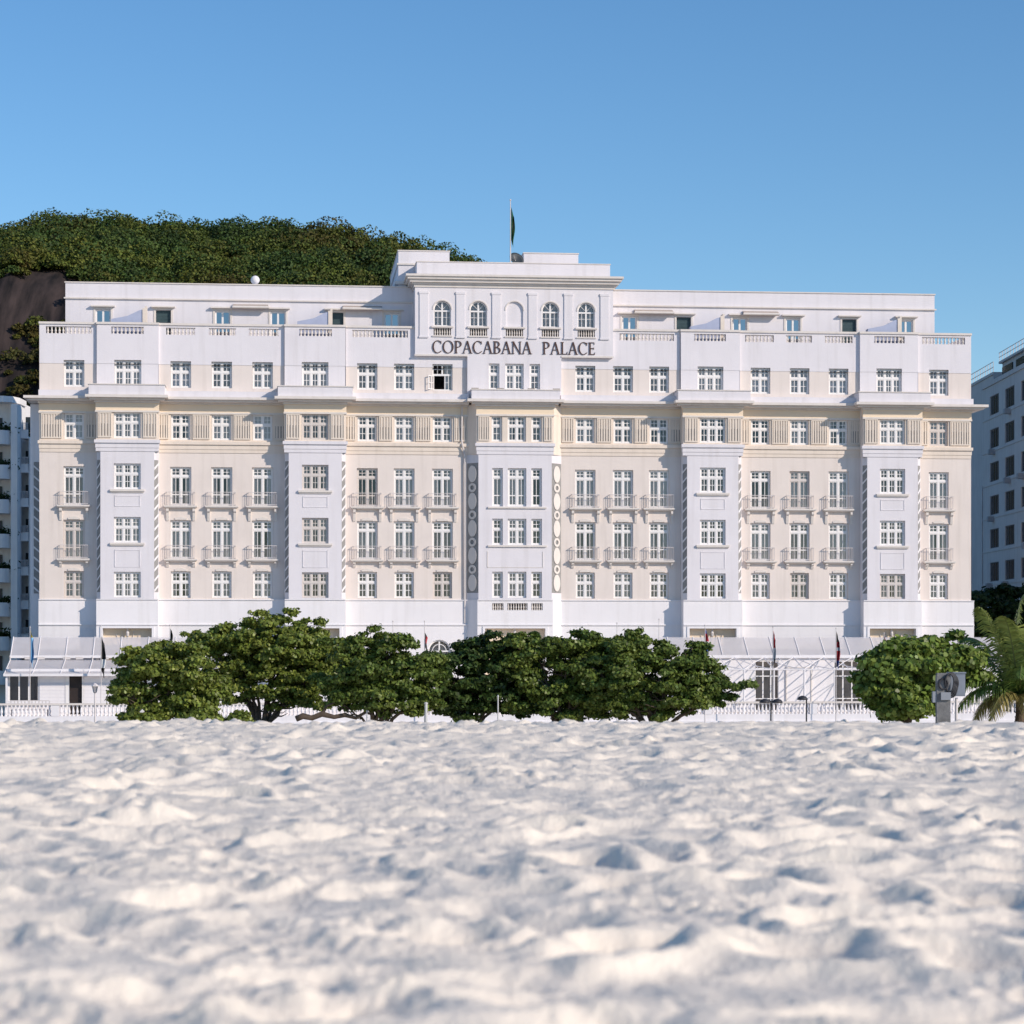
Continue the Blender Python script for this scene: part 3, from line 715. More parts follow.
for uc in (-5.16, -2.58, 0, 2.58, 5.16):
    balusters(uc-.6, uc+.6, V+.06, 27.69, .50, H, .17, r=.055)
    t = MB(); t.box(uc-.78, uc+.78, V-.14, V, 28.22, 28.34); t.box(uc-.72, uc+.72, V-.08, V, 27.58, 27.66); t.ring(uc, AZC, ar+.09, ar+.09, .08, .08, 0, 180, V-.04, V); so = t.build('arch_moulding', M['trim'], H)
    if uc == 0: continue
    f = MB(); f.ring(uc, AZC, ar, ar, .08, .08, 0, 180, V+.2, V+.28); f.box(uc-ar, uc-ar+.08, V+.2, V+.28, AZ0, AZC); f.box(uc+ar-.08, uc+ar, V+.2, V+.28, AZ0, AZC)
    f.box(uc-.06, uc+.06, V+.19, V+.27, AZ0, AZC+ar-.05); f.box(uc-ar+.08, uc+ar-.08, V+.18, V+.265, AZC-.14, AZC-.03); f.box(uc-ar+.08, uc+ar-.08, V+.2, V+.27, AZ0, AZ0+.08)
    for s in (-1, 1): f.box(uc+s*.3-.015, uc+s*.3+.015, V+.21, V+.25, AZ0+.08, AZC-.14); f.box(uc+s*.07, uc+s*.53, V+.212, V+.248, AZ0+.62, AZ0+.65); f.tube([(uc, V+.23, AZC), (uc+s*.42, V+.23, AZC+.42)], .018, 5)
    fo = f.build('arched_window', M['frame'], H)
    MB().quad((uc-ar,V+.24,AZ0), (uc+ar,V+.24,AZ0), (uc+ar,V+.24,AZC+ar), (uc-ar,V+.24,AZC+ar)).build('pane', M['pane'], fo)
    c_ = link('curtain', curtain_mb(1.25, 1.9, .12).mesh('curtain', M['curtain']), fo, (uc, V+.5, AZ0))

# penthouse
PV = 2.2; p = MB(); pt = MB()
for s in (-1, 1):
    u0, u1 = (-31.85, -7.1) if s < 0 else (7.1, 31.35)
    wl = [(s*29.2,'l'), (s*24.95,'d'), (s*20.75,'l'), (s*16.8,'l'), (s*12.65,'d'), (s*8.65,'l')]
    hs = [(u-.53, u+.53, 27.2, 29.55) for u, k in wl]
    p.wall(u0, u1, 27.1, 31.42, PV, hs, .3); e_ = u0 if s < 0 else u1; p.quad((e_,PV,27.1), (e_,14,27.1), (e_,14,31.42), (e_,PV,31.42))
    p.quad((u0,14,27.1), (u1,14,27.1), (u1,14,31.42), (u0,14,31.42)); p.quad((u0,PV,31.42), (u1,PV,31.42), (u1,14,31.42), (u0,14,31.42))
    pt.box(u0-.1*(s<0), u1+.1*(s>0), PV-.14, PV, 30.28, 30.38); pt.box(u0-.06*(s<0), u1+.06*(s>0), PV-.07, PV+.3, 31.42, 31.50)
    for u, k in wl:
        pt.box(u-.85, u+.85, PV-.3, PV, 29.72, 29.82)
        pt.box(u-.68, u-.54, PV-.04, PV, 27.2, 29.72); pt.box(u+.54, u+.68, PV-.04, PV, 27.2, 29.72); pt.box(u-.54, u+.54, PV-.04, PV, 29.56, 29.72)
        if k == 'l':
            f = MB()
            for a, b_ in ((-.53,-.43), (-.07,.07), (.43,.53)): f.box(u+a, u+b_, PV+.1, PV+.18, 27.2, 29.45)
            f.box(u-.53, u+.53, PV+.105, PV+.175, 29.45, 29.55); fo = f.build('penthouse_window', M['frame'], H)
            MB().quad((u-.5,PV+.15,27.2), (u+.5,PV+.15,27.2), (u+.5,PV+.15,29.5), (u-.5,PV+.15,29.5)).build('pane', M['pane_blue'], fo)
        else:
            f = MB(); f.box(u-.53, u+.53, PV+.2, PV+.24, 27.2, 29.55)
            for k2 in range(22): z = 27.25+k2*.105; f.box(u-.48, u+.48, PV+.17, PV+.199, z, z+.06)
            f.build('shuttered_door', M['door'], H)
p.build('penthouse_wall', M['white'], H); pt.build('penthouse_trim', M['trim'], H)
for u, hw in ((-18.75,1.25), (-10.75,1.4), (18.3,1.3), (10.4,1.4)):
    a = MB(); a.prismx([(PV-.02,30.05), (PV-.55,29.88), (PV-.62,29.68), (PV-.5,29.66), (PV-.02,29.85)], u-hw, u+hw); o = a.build('folded_awning', M['awning'], H)
    a = MB(); a.tube([(u-hw-.05,PV-.58,29.77), (u+hw+.05,PV-.58,29.77)], .09, 8); a.build('roller', M['trim'], o)
pr = MB(); pr.box(-33, -31.7, 4, 12, 27.1, 28.0); 
for s in (-1, 1):                                      # sloping skylight housings on the terrace behind the bays
    for c in (27.3, 14.18):
        u = s*c; k = MB()
        k.prism([(u-1.25,27.1), (u+1.1,27.1), (u+1.1,29.45), (u+.7,29.35), (u-.1,28.95), (u-1.25,28.72)], 1.0, 1.7)
        o = k.build('terrace_canopy', mat('blue_grey_matte', (.42,.46,.60), .9, .06, 2), H)  # one even blue-grey tone on the whole housing
        k = MB(); k.box(u+1.102, u+1.25, .95, 1.75, 27.1, 29.65); k.box(u+.95,u+1.101,.94,.998,27.1,29.5); k.build('side_post', M['panel'], o)

# downpipes
dp = MB()
for u in (-3.75,): dp.tube([(u,-.35,22.6), (u,-.2,22.2), (u-.02,-.12,20.3), (u+.02,-.3,19.9), (u+.2,-.14,19.1), (u+.2,-.12,7.2)], .06, 6)
dp.build('downpipe', M['rail'], H)

# glazed veranda roofs, left and right
def roof_panel(u0, u1, v0, z0, v1, z1, name, n, tol=.04):
    m_ = MB(); m_.quad((u0,v0,z0), (u1,v0,z0), (u1,v1,z1), (u0,v1,z1)); m_.quad((u0,v0,z0-tol), (u0,v1,z1-tol), (u1,v1,z1-tol), (u1,v0,z0-tol))
    m_.quad((u0,v1,z1-tol), (u0,v1,z1), (u1,v1,z1), (u1,v1,z1-tol))
    o = m_.build(name, M['roofglass'], H); k = MB()
    for i in range(n+1): u = u0+(u1-u0)*i/n; k.tube([(u,v0,z0+.03), (u,v1,z1+.03)], .035, 5)
    k.box(u0-.05, u1+.05, v1-.08, v1-.001, z1-.12, z1+.06); k.build('roof_rib', M['base'], o)
for s in (-1, 1):
    a, b_ = (-35.1, -9.0) if s < 0 else (9.0, 34.9)
    roof_panel(a, b_, -1.2, 6.2, -3.0, 4.88, 'veranda_roof', 14)
roof_panel(-35.1, -9.0, -3.1, 4.62, -6.7, 3.68, 'veranda_roof', 14)
st = MB()
for k in range(15): u = -35.1+k*26.1/14; st.box(u-.04, u+.04, -3.12, -3.04, 4.6, 4.86)
for k in range(30): 
    if k % 3: st.box(-35+k*.87, -35+k*.87+.5, -3.10, -3.06, 4.66, 4.84)
st.build('clerestory', M['rail'], H)
# left veranda wall with boarding, windows and door
vw = MB(); VW = -5.9
vw.wall(-35.0, -9.0, .9, 4.05, VW, [(-34.9,-32.85,1.9,3.62), (-30.85,-30.0,.95,3.62)], .25)
vw.quad((-35,VW,.9), (-35,0,.9), (-35,0,4.7), (-35,VW,4.05))
vw.build('veranda_wall', M['base'], H)
bo = MB()
for k in range(12):
    z = 1.15+k*.24
    for a, b_ in ((-32.85,-31.15), (-29.9,-9.0)): bo.box(a+.02, b_-.0, VW-.025, VW, z, z+.2)
bo.build('boarding', M['base'], H)
f = MB()
for u in (-34.86,-34.2,-33.55,-32.9): f.box(u-.05, u+.05, VW+.05, VW+.12, 1.9, 3.6)
fo = f.build('veranda_window', M['frame'], H); MB().quad((-34.9,VW+.1,1.9), (-32.85,VW+.1,1.9), (-32.85,VW+.1,3.6), (-34.9,VW+.1,3.6)).build('pane', M['pane'], fo)
MB().box(-34.9,-32.8,VW+.6,VW+.65,1.5,3.9).build('backing', M['interior'], fo)  # dark sheet standing in for the unlit room behind the panes
f = MB(); f.box(-31.1,-30.86,VW-.05,VW+.02,.95,3.7); f.box(-29.99,-29.9,VW-.05,VW+.02,.95,3.7); f.box(-30.85,-30.0,VW-.05,VW+.0,3.62,3.7); fo = f.build('door_frame', M['frame'], H)
MB().box(-30.85,-30.0,VW+.2,VW+.25,.95,3.62).build('door', mat('dark_brown_door', (.035,.025,.022), .5, .1, 4), fo)
ps = MB()
for u in (-34.95,): ps.box(u-.06, u+.06, -6.63, -6.51, .9, 3.7)
ps.build('veranda_post', M['base'], H)
# right veranda: open white pergola with trusses, glazed doors behind
tr_ = MB()
for z, v in ((3.95,-6.6), (4.75,-3.05)):
    tr_.tube([(9,v,z), (34.5,v,z)], .055, 6)
n = 12
for k in range(n+1):
    u = 9+k*25.5/n; tr_.tube([(u,-6.6,.9), (u,-6.6,3.95)], .07 if k%2 else .045, 6); tr_.tube([(u,-3.05,4.75), (u,-6.6,3.95)], .04, 5)
    if k < n:
        u2 = u+25.5/n; um = (u+u2)/2; tr_.tube([(u,-3.05,4.75), (um,-5,4.2), (u2,-6.6,3.95)], .032, 5); tr_.tube([(um,-6.6,3.95), (um,-3.05,4.75)], .025, 5)
        tr_.tube([(u,-6.6,3.95),(um,-4.8,4.42),(u2,-3.05,4.75)], .026, 5)
tr_.build('pergola', M['base'], H)
VR = -2.9
dr = [(-1.0,.0),(1.5,.0)]
vw = MB(); wins = [(22.6,25.2), (16.9,18.6), (29,30.6)]
vw.wall(9.0, 34.9, .9, 4.8, VR, [(a, b_, .95, 4.55) for a, b_ in wins], .2); vw.quad((34.9,VR,.9), (34.9,0,.9), (34.9,0,6.2), (34.9,VR,4.8)); vw.build('veranda_wall', M['base'], H)
for a, b_ in wins:
    f = MB(); n = 4 if b_-a > 2 else 3
    for k in range(n+1): u = a+(b_-a)*k/n; f.box(u-.045, u+.045, VR+.02, VR+.1, .95, 4.55)
    for z in (.95, 1.8, 3.4, 3.95, 4.47): f.box(a, b_, VR+.03, VR+.09, z, z+.07)
    fo = f.build('glazed_door', M['frame'], H); MB().quad((a,VR+.07,.95), (b_,VR+.07,.95), (b_,VR+.07,4.55), (a,VR+.07,4.55)).build('pane', M['pane'], fo)
    MB().box(a-.1,b_+.1,VR+.9,VR+.95,.9,4.7).build('back_wall', mat('warm_interior', (.34,.29,.25), .9, .2, 1), fo)
f = MB(); f.box(19.2, 20.9, VR-.06, VR-.001, 1.6, 4.0); o = f.build('blank_panel', M['base'], H)
f = MB()
for z in (1.55, 4.0): f.box(19.1, 21.0, VR-.1, VR-.001, z, z+.08)
f.box(19.1, 19.198, VR-.1, VR-.001, 1.63, 4.0); f.box(20.902, 21.0, VR-.1, VR-.001, 1.63, 4.0); f.build('panel_frame', M['trim'], o)
MB().box(-35, 35, -9.2, -.3, .75, .9).build('terrace_floor', M['trim'], H)
MB().box(-33.4,33.4,.9,15.9,-.02,.1).build('floor_slab', M['roof'], H)

# ------------------------------------------------------------------ hotel sign
def glyph(mb, ch, x0, w, h, z0, y0, y1):
    X = lambda t: x0+t*w; Z = lambda t: z0+t*h
    T = .115*h; t_ = .05*h; sf = .035*h
    def st(xc, za=0, zb=1, th=T, serif=.07*h): 
        mb.box(xc-th/2, xc+th/2, y0, y1, Z(za), Z(zb))
        if serif:
            if za == 0: mb.box(xc-th/2-serif, xc+th/2+serif, y0+.001, y1-.001, Z(0)-.002, Z(0)+sf)
            if zb == 1: mb.box(xc-th/2-serif, xc+th/2+serif, y0+.001, y1-.001, Z(1)-sf, Z(1)+.002)
    def diag(xa, za, xb, zb, th): mb.prism([(xa-th/2, Z(za)), (xa+th/2, Z(za)), (xb+th/2, Z(zb)), (xb-th/2, Z(zb))], y0, y1)
    if ch == 'O': mb.ring(X(.5), Z(.5), w*.5, h*.52, T, t_, 0, 360, y0, y1)
    elif ch == 'C':
        mb.ring(X(.55), Z(.5), w*.55, h*.52, T, t_, 48, 312, y0, y1)
        mb.prism([(X(.90),Z(.74)), (X(.95),Z(.74)), (X(.94),Z(1.0)), (X(.88),Z(.90))], y0, y1); mb.prism([(X(.88),Z(.10)), (X(.96),Z(.14)), (X(.96),Z(.20)), (X(.88),Z(.17))], y0, y1)
    elif ch == 'P':
        st(X(.22)); mb.ring(X(.42), Z(.73), w*.56, h*.27, T, t_, -90, 90, y0+.002, y1-.002); mb.box(X(.22)+T/2, X(.42), y0+.002, y1-.002, Z(1)-t_, Z(1)); mb.box(X(.22)+T/2, X(.42), y0+.002, y1-.002, Z(.46), Z(.46)+t_)
    elif ch == 'B':
        st(X(.22)); 
        for zc, rz, rx in ((.755,.245,.44), (.265,.265,.56)):
            mb.ring(X(.42), Z(zc), w*rx, h*rz, T, t_, -90, 90, y0+.002, y1-.002)
        for z in (1-.05, .51, .0): mb.box(X(.22)+T/2, X(.42), y0+.002, y1-.002, Z(z), Z(z)+t_)
    elif ch == 'A':
        diag(X(.10), 0, X(.50), 1, t_*1.1); diag(X(.88), 0, X(.50), 1.0, T); mb.box(X(.26), X(.75), y0+.003, y1-.003, Z(.33), Z(.33)+t_)
        mb.box(X(.10)-.11*h, X(.10)+.11*h, y0+.001, y1-.001, Z(0)-.002, Z(0)+sf); mb.box(X(.88)-.15*h, X(.88)+.14*h, y0+.001, y1-.001, Z(0)-.002, Z(0)+sf)
    elif ch == 'N':
        st(X(.14), th=t_*1.2); st(X(.88), th=t_*1.2); mb.prism([(X(.86), Z(-.03)), (X(.92), Z(-.03)), (X(.22), Z(1)), (X(.02), Z(1))], y0+.003, y1-.003)
    elif ch == 'L':
        st(X(.24)); mb.box(X(.24)+T/2, X(.95), y0+.002, y1-.002, Z(0), Z(0)+t_); mb.prism([(X(.88),Z(0)+t_), (X(.96),Z(0)+t_), (X(1.0),Z(.22)), (X(.97),Z(.22))], y0+.002, y1-.002)
    elif ch == 'E':
        st(X(.24)); 
        for z, e in ((0,.95), (.49,.80), (.95,.88)): mb.box(X(.24)+T/2, X(e), y0+.002, y1-.002, Z(z), Z(z)+t_)
        mb.box(X(.86), X(.90), y0+.003, y1-.003, Z(.82), Z(.95)); mb.box(X(.78), X(.82), y0+.003, y1-.003, Z(.42), Z(.60)); mb.prism([(X(.88),Z(0)+t_), (X(.94),Z(0)+t_), (X(1.0),Z(.2)), (X(.97),Z(.2))], y0+.003, y1-.003)
SG = thing('hotel_sign', 'dark bronze serif letters spelling the hotel name under the arched windows', 'sign', H.location, TH)
GW = dict(C=.84, O=.98, P=.66, A=.84, B=.68, N=.86, L=.64, E=.62)
for word, a, b_ in (('COPACABANA', -5.86, 1.22), ('PALACE', 2.02, 5.80)):
    tot = sum(GW[c] for c in word); gap = .06; k = (b_-a-gap*(len(word)-1))/tot; x = a
    for c in word:
        m_ = MB(); glyph(m_, c, x, GW[c]*k, .88, 26.42, V-.07, V-.015); m_.build('letter', M['letter'], SG); x += GW[c]*k+gap

# ------------------------------------------------------------------ roof objects
def lobj(name, mb, m, label, cat, group=None, smooth=False):
    o = mb.build(name, m, None, smooth); o.location = H.location; o.rotation_euler = (0,0,TH); return tag(o, label, cat, group)
d = MB(); prof = [(.32*math.sin(R(5+170*k/12))*1.0, 31.62+.36-.32*math.cos(R(5+170*k/12))) for k in range(13)]
prof = [(r, z) for r, z in prof]; d.lathe(prof, -18.45, 3.4, 18); d.lathe([(.12,31.55), (.12,31.72)], -18.45, 3.4, 8)
lobj('radome', d, M['base'], 'small round white antenna dome on the roof edge left of the centre block', 'antenna dome', smooth=True)
t = thing('satellite_dish', 'dark round satellite dish on the roof beside the flagpole', 'satellite dish', L(.35,2.0,33.0), TH)
k = MB(); pr_ = [(.04,0), (.25,.04), (.42,.12), (.55,.24), (.56,.25), (.42,.15), (.25,.07), (.04,.03)]
k.lathe(pr_, 0, 0, 18); dm = k.build('reflector', mat('dark_dish', (.05,.06,.07), .5, .1, 3), t, True); dm.rotation_euler = (R(60),0,R(20)); dm.location = (0,.1,.45)
k = MB(); k.tube([(0,.1,0), (0,.1,.5)], .04, 6); k.tube([(0,.1,.45), (-.15,-.35,.75)], .02, 5); k.build('mast', M['rail'], t)

def flagpole(name, loc, h, r, fm, label, fz, fh, fw, group=None, flagname='flag', seed=1, polemat=None):
    t = thing(name, label, 'flagpole', loc, 0, group)
    k = MB(); k.tube([(0,0,0), (0,0,h)], [r, r*.6], 8); k.lathe([(r*.4,h), (r*1.3,h+r), (r*1.3,h+2*r), (r*.3,h+3*r)], 0, 0, 8); k.build('pole', polemat or M['rail'], t)
    if fm:
        rr = random.Random(seed); f = MB(); nx, nz = 10, 12; pts = []
        for i in range(nx+1):                          # limp cloth hanging in folds
            row = []
            for j in range(nz+1):
                a = i/nx; b = j/nz; sag = fw*a*(1-.35*b)
                row.append((r+sag*.55*(1-.2*math.sin(b*7+seed)), .12*math.sin(a*9+seed+b*2)*(.3+a), fz-fh*b-a*fh*.35*(1-b*.3)))
            pts.append(row)
        for i in range(nx):
            for j in range(nz): f.quad(pts[i][j], pts[i+1][j], pts[i+1][j+1], pts[i][j+1])
        f.build(flagname, fm, t, True)
    return t
def flagmat(name, stops, vert=True, scale=1.0):
    m = bpy.data.materials.new(name); m.use_nodes = True; n = m.node_tree; b = n.nodes['Principled BSDF']; b.inputs['Roughness'].default_value = .8
    tc = n.nodes.new('ShaderNodeTexCoord'); sp = n.nodes.new('ShaderNodeSeparateXYZ'); n.links.new(tc.outputs['Generated'], sp.inputs[0])
    r = n.nodes.new('ShaderNodeValToRGB'); r.color_ramp.interpolation = 'CONSTANT'
    while len(r.color_ramp.elements) < len(stops): r.color_ramp.elements.new(.5)
    for e, (p_, c) in zip(r.color_ramp.elements, stops): e.position = p_; e.color = (*c, 1)
    n.links.new(sp.outputs[2 if vert else 0], r.inputs[0]); n.links.new(r.outputs[0], b.inputs['Base Color']); return m
GR=(.012,.09,.04); YE=(.35,.28,.03); BL=(.03,.08,.30); RE=(.45,.03,.04); WH=(.75,.75,.75); BK=(.02,.02,.02); LB=(.2,.45,.7)
def diamond_flag():
    m = bpy.data.materials.new('green_yellow_flag'); m.use_nodes = True; n = m.node_tree; b = n.nodes['Principled BSDF']; b.inputs['Roughness'].default_value = .8
    tc = n.nodes.new('ShaderNodeTexCoord'); mp = n.nodes.new('ShaderNodeVectorMath'); mp.operation = 'SUBTRACT'; mp.inputs[1].default_value = (.5,.5,.52); n.links.new(tc.outputs['Generated'], mp.inputs[0])
    ab = n.nodes.new('ShaderNodeVectorMath'); ab.operation = 'ABSOLUTE'; n.links.new(mp.outputs[0], ab.inputs[0]); sp = n.nodes.new('ShaderNodeSeparateXYZ'); n.links.new(ab.outputs[0], sp.inputs[0])
    ad = n.nodes.new('ShaderNodeMath'); ad.operation = 'ADD'; n.links.new(sp.outputs[0], ad.inputs[0]); n.links.new(sp.outputs[2], ad.inputs[1])
    r = n.nodes.new('ShaderNodeValToRGB'); r.color_ramp.interpolation = 'CONSTANT'; r.color_ramp.elements.new(.5)
    for e, (p_, c) in zip(r.color_ramp.elements, ((0,BL), (.10,YE), (.22,GR))): e.position = p_; e.color = (*c, 1)
    n.links.new(ad.outputs[0], r.inputs[0]); n.links.new(r.outputs[0], b.inputs['Base Color']); return m
flagpole('roof_flagpole', L(-.1,1.2,33.0), 4.6, .05, diamond_flag(), 'tall rooftop flagpole with a limp green and yellow flag', 4.2, 2.4, .5, seed=2)
def fp(x, ytop, flag, label, fh=1.9, fw=.8, seed=1, Y=157.5, fdrop=.15):
    p = px(x, ytop, Y); flagpole('flagpole', (p.x, Y, .1), p.z-.1, .035, flag, label, p.z-.1-fdrop, fh, fw*.7, 'flagpoles in front of the hotel', seed=seed)
fp(30, 628, flagmat('yellow_blue_flag', [(0,LB), (.55,LB), (.8,YE)]), 'leftmost flagpole before the veranda with a limp light blue and yellow flag', 2.0, .7, 1)
fp(101, 627, flagmat('black_white_flag', [(0,BK), (.25,WH), (.45,BK), (.75,BK)]), 'flagpole left of the first tree with a limp black and white flag', 2.3, .8, 2, fdrop=.6)
fp(170, 626, flagmat('dark_flag', [(0,BK), (.5,BK)]), 'flagpole rising behind the first tree with a small dark flag', 1.0, .4, 3)
fp(370.5, 626, None, 'bare flagpole tip over the rounded tree, leftmost of the bare ones')
fp(393, 622, None, 'bare flagpole tip over the tree between two other poles')
fp(424.5, 622, flagmat('red_dark_flag', [(0,BK), (.4,RE), (.8,BK)]), 'flagpole left of the round arched window with a small reddish flag', 1.0, .4, 5, fdrop=.7)
fp(617, 624, None, 'bare thin flagpole above the trees right of the centre bay')
fp(659, 620, None, 'bare thin flagpole above the trees near the bay on the right')
fp(705, 626, flagmat('striped_flag', [(0,RE), (.15,WH), (.28,RE), (.40,WH), (.52,BL), (.68,WH), (.76,RE), (.9,BL)]), 'flagpole at the right end of the tree row with a striped red and white flag', 3.0, .7, 6)
fp(773, 628, flagmat('red_white_flag', [(0,BK), (.18,WH), (.5,RE)]), 'flagpole before the veranda roof with a slim red and white flag', 1.9, .4, 7)
fp(836, 629, flagmat('dark_red_flag', [(0,BL), (.25,RE), (.4,RE), (.5,WH), (.58,RE), (.72,BK)]), 'flagpole left of the round right tree with a dark and red flag', 2.1, .6, 8)
fp(884, 634, flagmat('small_red_flag', [(0,RE), (.5,RE)]), 'flagpole behind the round right tree with a tiny red flag tip', .9, .3, 9)

# ------------------------------------------------------------------ terrace wall
TW = thing('terrace_wall', 'long low white terrace wall with balusters along the hotel front', 'wall', H.location, TH)
b = MB(); b.box(-39, 42, -9.35, -9.0, 0, .95); b.box(-39, 42, -9.45, -9.35, .32, .5); b.build('base', M['base'], TW)
b = MB(); b.box(-39, 42, -9.42, -8.98, 1.68, 1.80); b.build('coping', M['trim'], TW)
u = -39
while u < 42:
    b = MB(); b.box(u, u+.5, -9.38, -9.0, .95, 1.68); b.build('pier', M['base'], TW)
    balusters(u+.5, min(u+7.3, 42), -9.2, .95, .73, TW, .26, 'baluster_row', .09, 'base'); u += 7.3

# ------------------------------------------------------------------ lamps and posts
def lantern_lamp(x, ytop, Y):
    p = px(x, ytop, Y); z0 = sand_z(Y)-.1; h = p.z-z0
    t = thing('street_lamp', 'grey lantern lamp post in front of the left veranda', 'street lamp', (p.x, Y, z0))
    MB().tube([(0,0,0), (0,0,.4), (0,0,h-.55)], [.09,.06,.045], 8).build('pole', M['rail'], t)
    MB().lathe([(.04,h-.55), (.10,h-.5), (.16,h-.18)], 0, 0, 6).build('lantern', glass('lantern_glass', (.6,.6,.6), .3), t)
    MB().lathe([(.2,h-.18), (.2,h-.15), (.08,h-.04), (.03,h)], 0, 0, 6).build('cap', M['rail'], t)
lantern_lamp(95, 683, 126)
dk = mat('dark_lamp_metal', (.04,.04,.045), .5, .1, 3)
def shade_lamp(x, ytop, Y, dx, label):
    p = px(x, ytop, Y); z0 = sand_z(Y)-.1; h = p.z-z0; t = thing('shore_lamp', label, 'lamp', (p.x, Y, z0), 0, 'dark shaded lamps on the beach edge')
    k = MB(); k.tube([(0,0,0), (0,0,h-.1)], .04, 7)
    for e in dx: k.tube([(0,0,h-.12), (e*.45,0,h-.1), (e,0,h-.12)], .028, 6)
    k.build('post', dk, t)
    for e in dx:
        s = MB(); s.lathe([(.27,-.2), (.26,-.12), (.18,-.03), (.05,.02)], 0, 0, 12); o = s.build('lamp_shade', dk, t, True); o.location = (e,0,h)
shade_lamp(771, 699, 118, (-.32,.32), 'low dark post with two shaded lamp heads on the beach edge')
shade_lamp(806.5, 696, 118, (-.2,), 'single headed dark shaded lamp on the beach edge right of the double one')
pm_ = mat('pale_post', (.55,.55,.55), .6, .1, 3)
for x, yt, lb in ((367,712,'thin pale post on the sand under the rounded tree'), (426,704,'thicker white post on the sand left of the dark trees'), (498,697,'tall thin grey post on the sand in front of the dark trees')):
    Y = 101; p = px(x, yt, Y); z0 = sand_z(Y)-.2
    k = MB(); r = .07 if x == 426 else .03; k.tube([(0,0,0), (0,0,p.z-z0)], [r, r*.9], 8); k.lathe([(r*1.2,p.z-z0), (r*1.2,p.z-z0+.05), (.01,p.z-z0+.09)], 0, 0, 8)
    o = k.build('beach_post', pm_); o.location = (p.x, Y, z0); tag(o, lb, 'post', 'thin posts standing on the sand by the trees')
# leaning white board at the foot of the first tree
k = MB(); k.prismx([(-.04,0), (.04,0), (.04,1.1), (-.04,1.1)], -.13, .13); k.prismx([(-.05,1.0), (.05,1.0), (.05,1.14), (-.05,1.14)], -.15, .15)
o = k.build('leaning_board', M['base']); o.location = (*px(158, 722, 100).xy, sand_z(100)-.1); o.rotation_euler = (R(10), R(-42), 0); tag(o, 'short white board leaning at the foot of the leftmost tree', 'board')
# bench on the terrace at the far left
t = thing('terrace_bench', 'slatted bench on the terrace below the dark veranda windows', 'bench', L(-33.2,-8.3,.9), TH)
k = MB(); k.box(-1.3,1.3,-.2,.2,.42,.47); k.build('seat', M['rail'], t); k = MB()
for i in range(12): k.box(-1.28+i*.23,-1.2+i*.23,.2,.24,.5,1.02)
k.box(-1.3,1.3,.19,.25,1.02,1.08); k.build('backrest', M['rail'], t)
for s in (-1, 1): MB().box(s*1.2-.04,s*1.2+.04,-.18,.18,0,.419).build('leg', M['rail'], t)

# concrete utility post with coiled hose and panel
Y = 92; p = px(943, 722, Y); z0 = sand_z(Y)-.1; hp = px(943, 673, Y).z-z0
t = thing('utility_post', 'weathered grey concrete post with black coiled cable and ring on the sand', 'post', (p.x, Y, z0))
cm = mat('weathered_concrete', (.17,.17,.17), .95, .3, 3, .6, 10)
k = MB(); k.box(-.27,.27,-.15,.15,0,hp-.06); k.prismx([(-.15,hp-.06),(.15,hp-.06),(.11,hp),(-.11,hp)],-.25,.25); k.build('shaft', cm, t)
def loop(cx, cz, rx, rz, r, y, m, nm, par, wob=0):
    k = MB(); pts = [(cx+rx*(1+wob*math.sin(a*3))*math.cos(a), y+wob*.4*math.sin(2*a), cz+rz*math.sin(a)) for a in [2*math.pi*i/20 for i in range(21)]]
    k.tube(pts, r, 6); return k.build(nm, m, par, True)
loop(-.02, hp-.42, .17, .21, .035, -.2, dk, 'ring', t)
for i in range(4): loop(.22+.03*i, hp-.38-.03*i, .17+.03*i, .36+.04*i, .035, -.22+.05*i, dk, 'cable_coil', t, .12)
k = MB(); k.box(-.42,-.272,-.12,.1,hp-1.15,hp-.72); k.box(-.12,.26,-.26,-.152,hp-1.05,hp-.75); k.build('meter_box', mat('light_grey_box', (.27,.29,.32), .6, .1, 3), t)
t = thing('utility_cabinet', 'plain light grey metal cabinet on a leg right behind the utility post', 'cabinet', (p.x+.62, Y+.5, z0))
gm = mat('grey_cabinet_paint', (.22,.25,.30), .55, .08, 3); MB().box(-.32,.32,-.15,.2,hp-.92,hp-.02).build('box', gm, t); MB().box(-.35,.35,-.19,.24,hp-.02,hp+.03).build('lid', gm, t)
MB().tube([(0,.02,0),(0,.02,hp-.98)],.06,8).build('leg', M['rail'], t); MB().box(-.28,.28,-.165,-.151,hp-.87,hp-.07).build('door', gm, t)

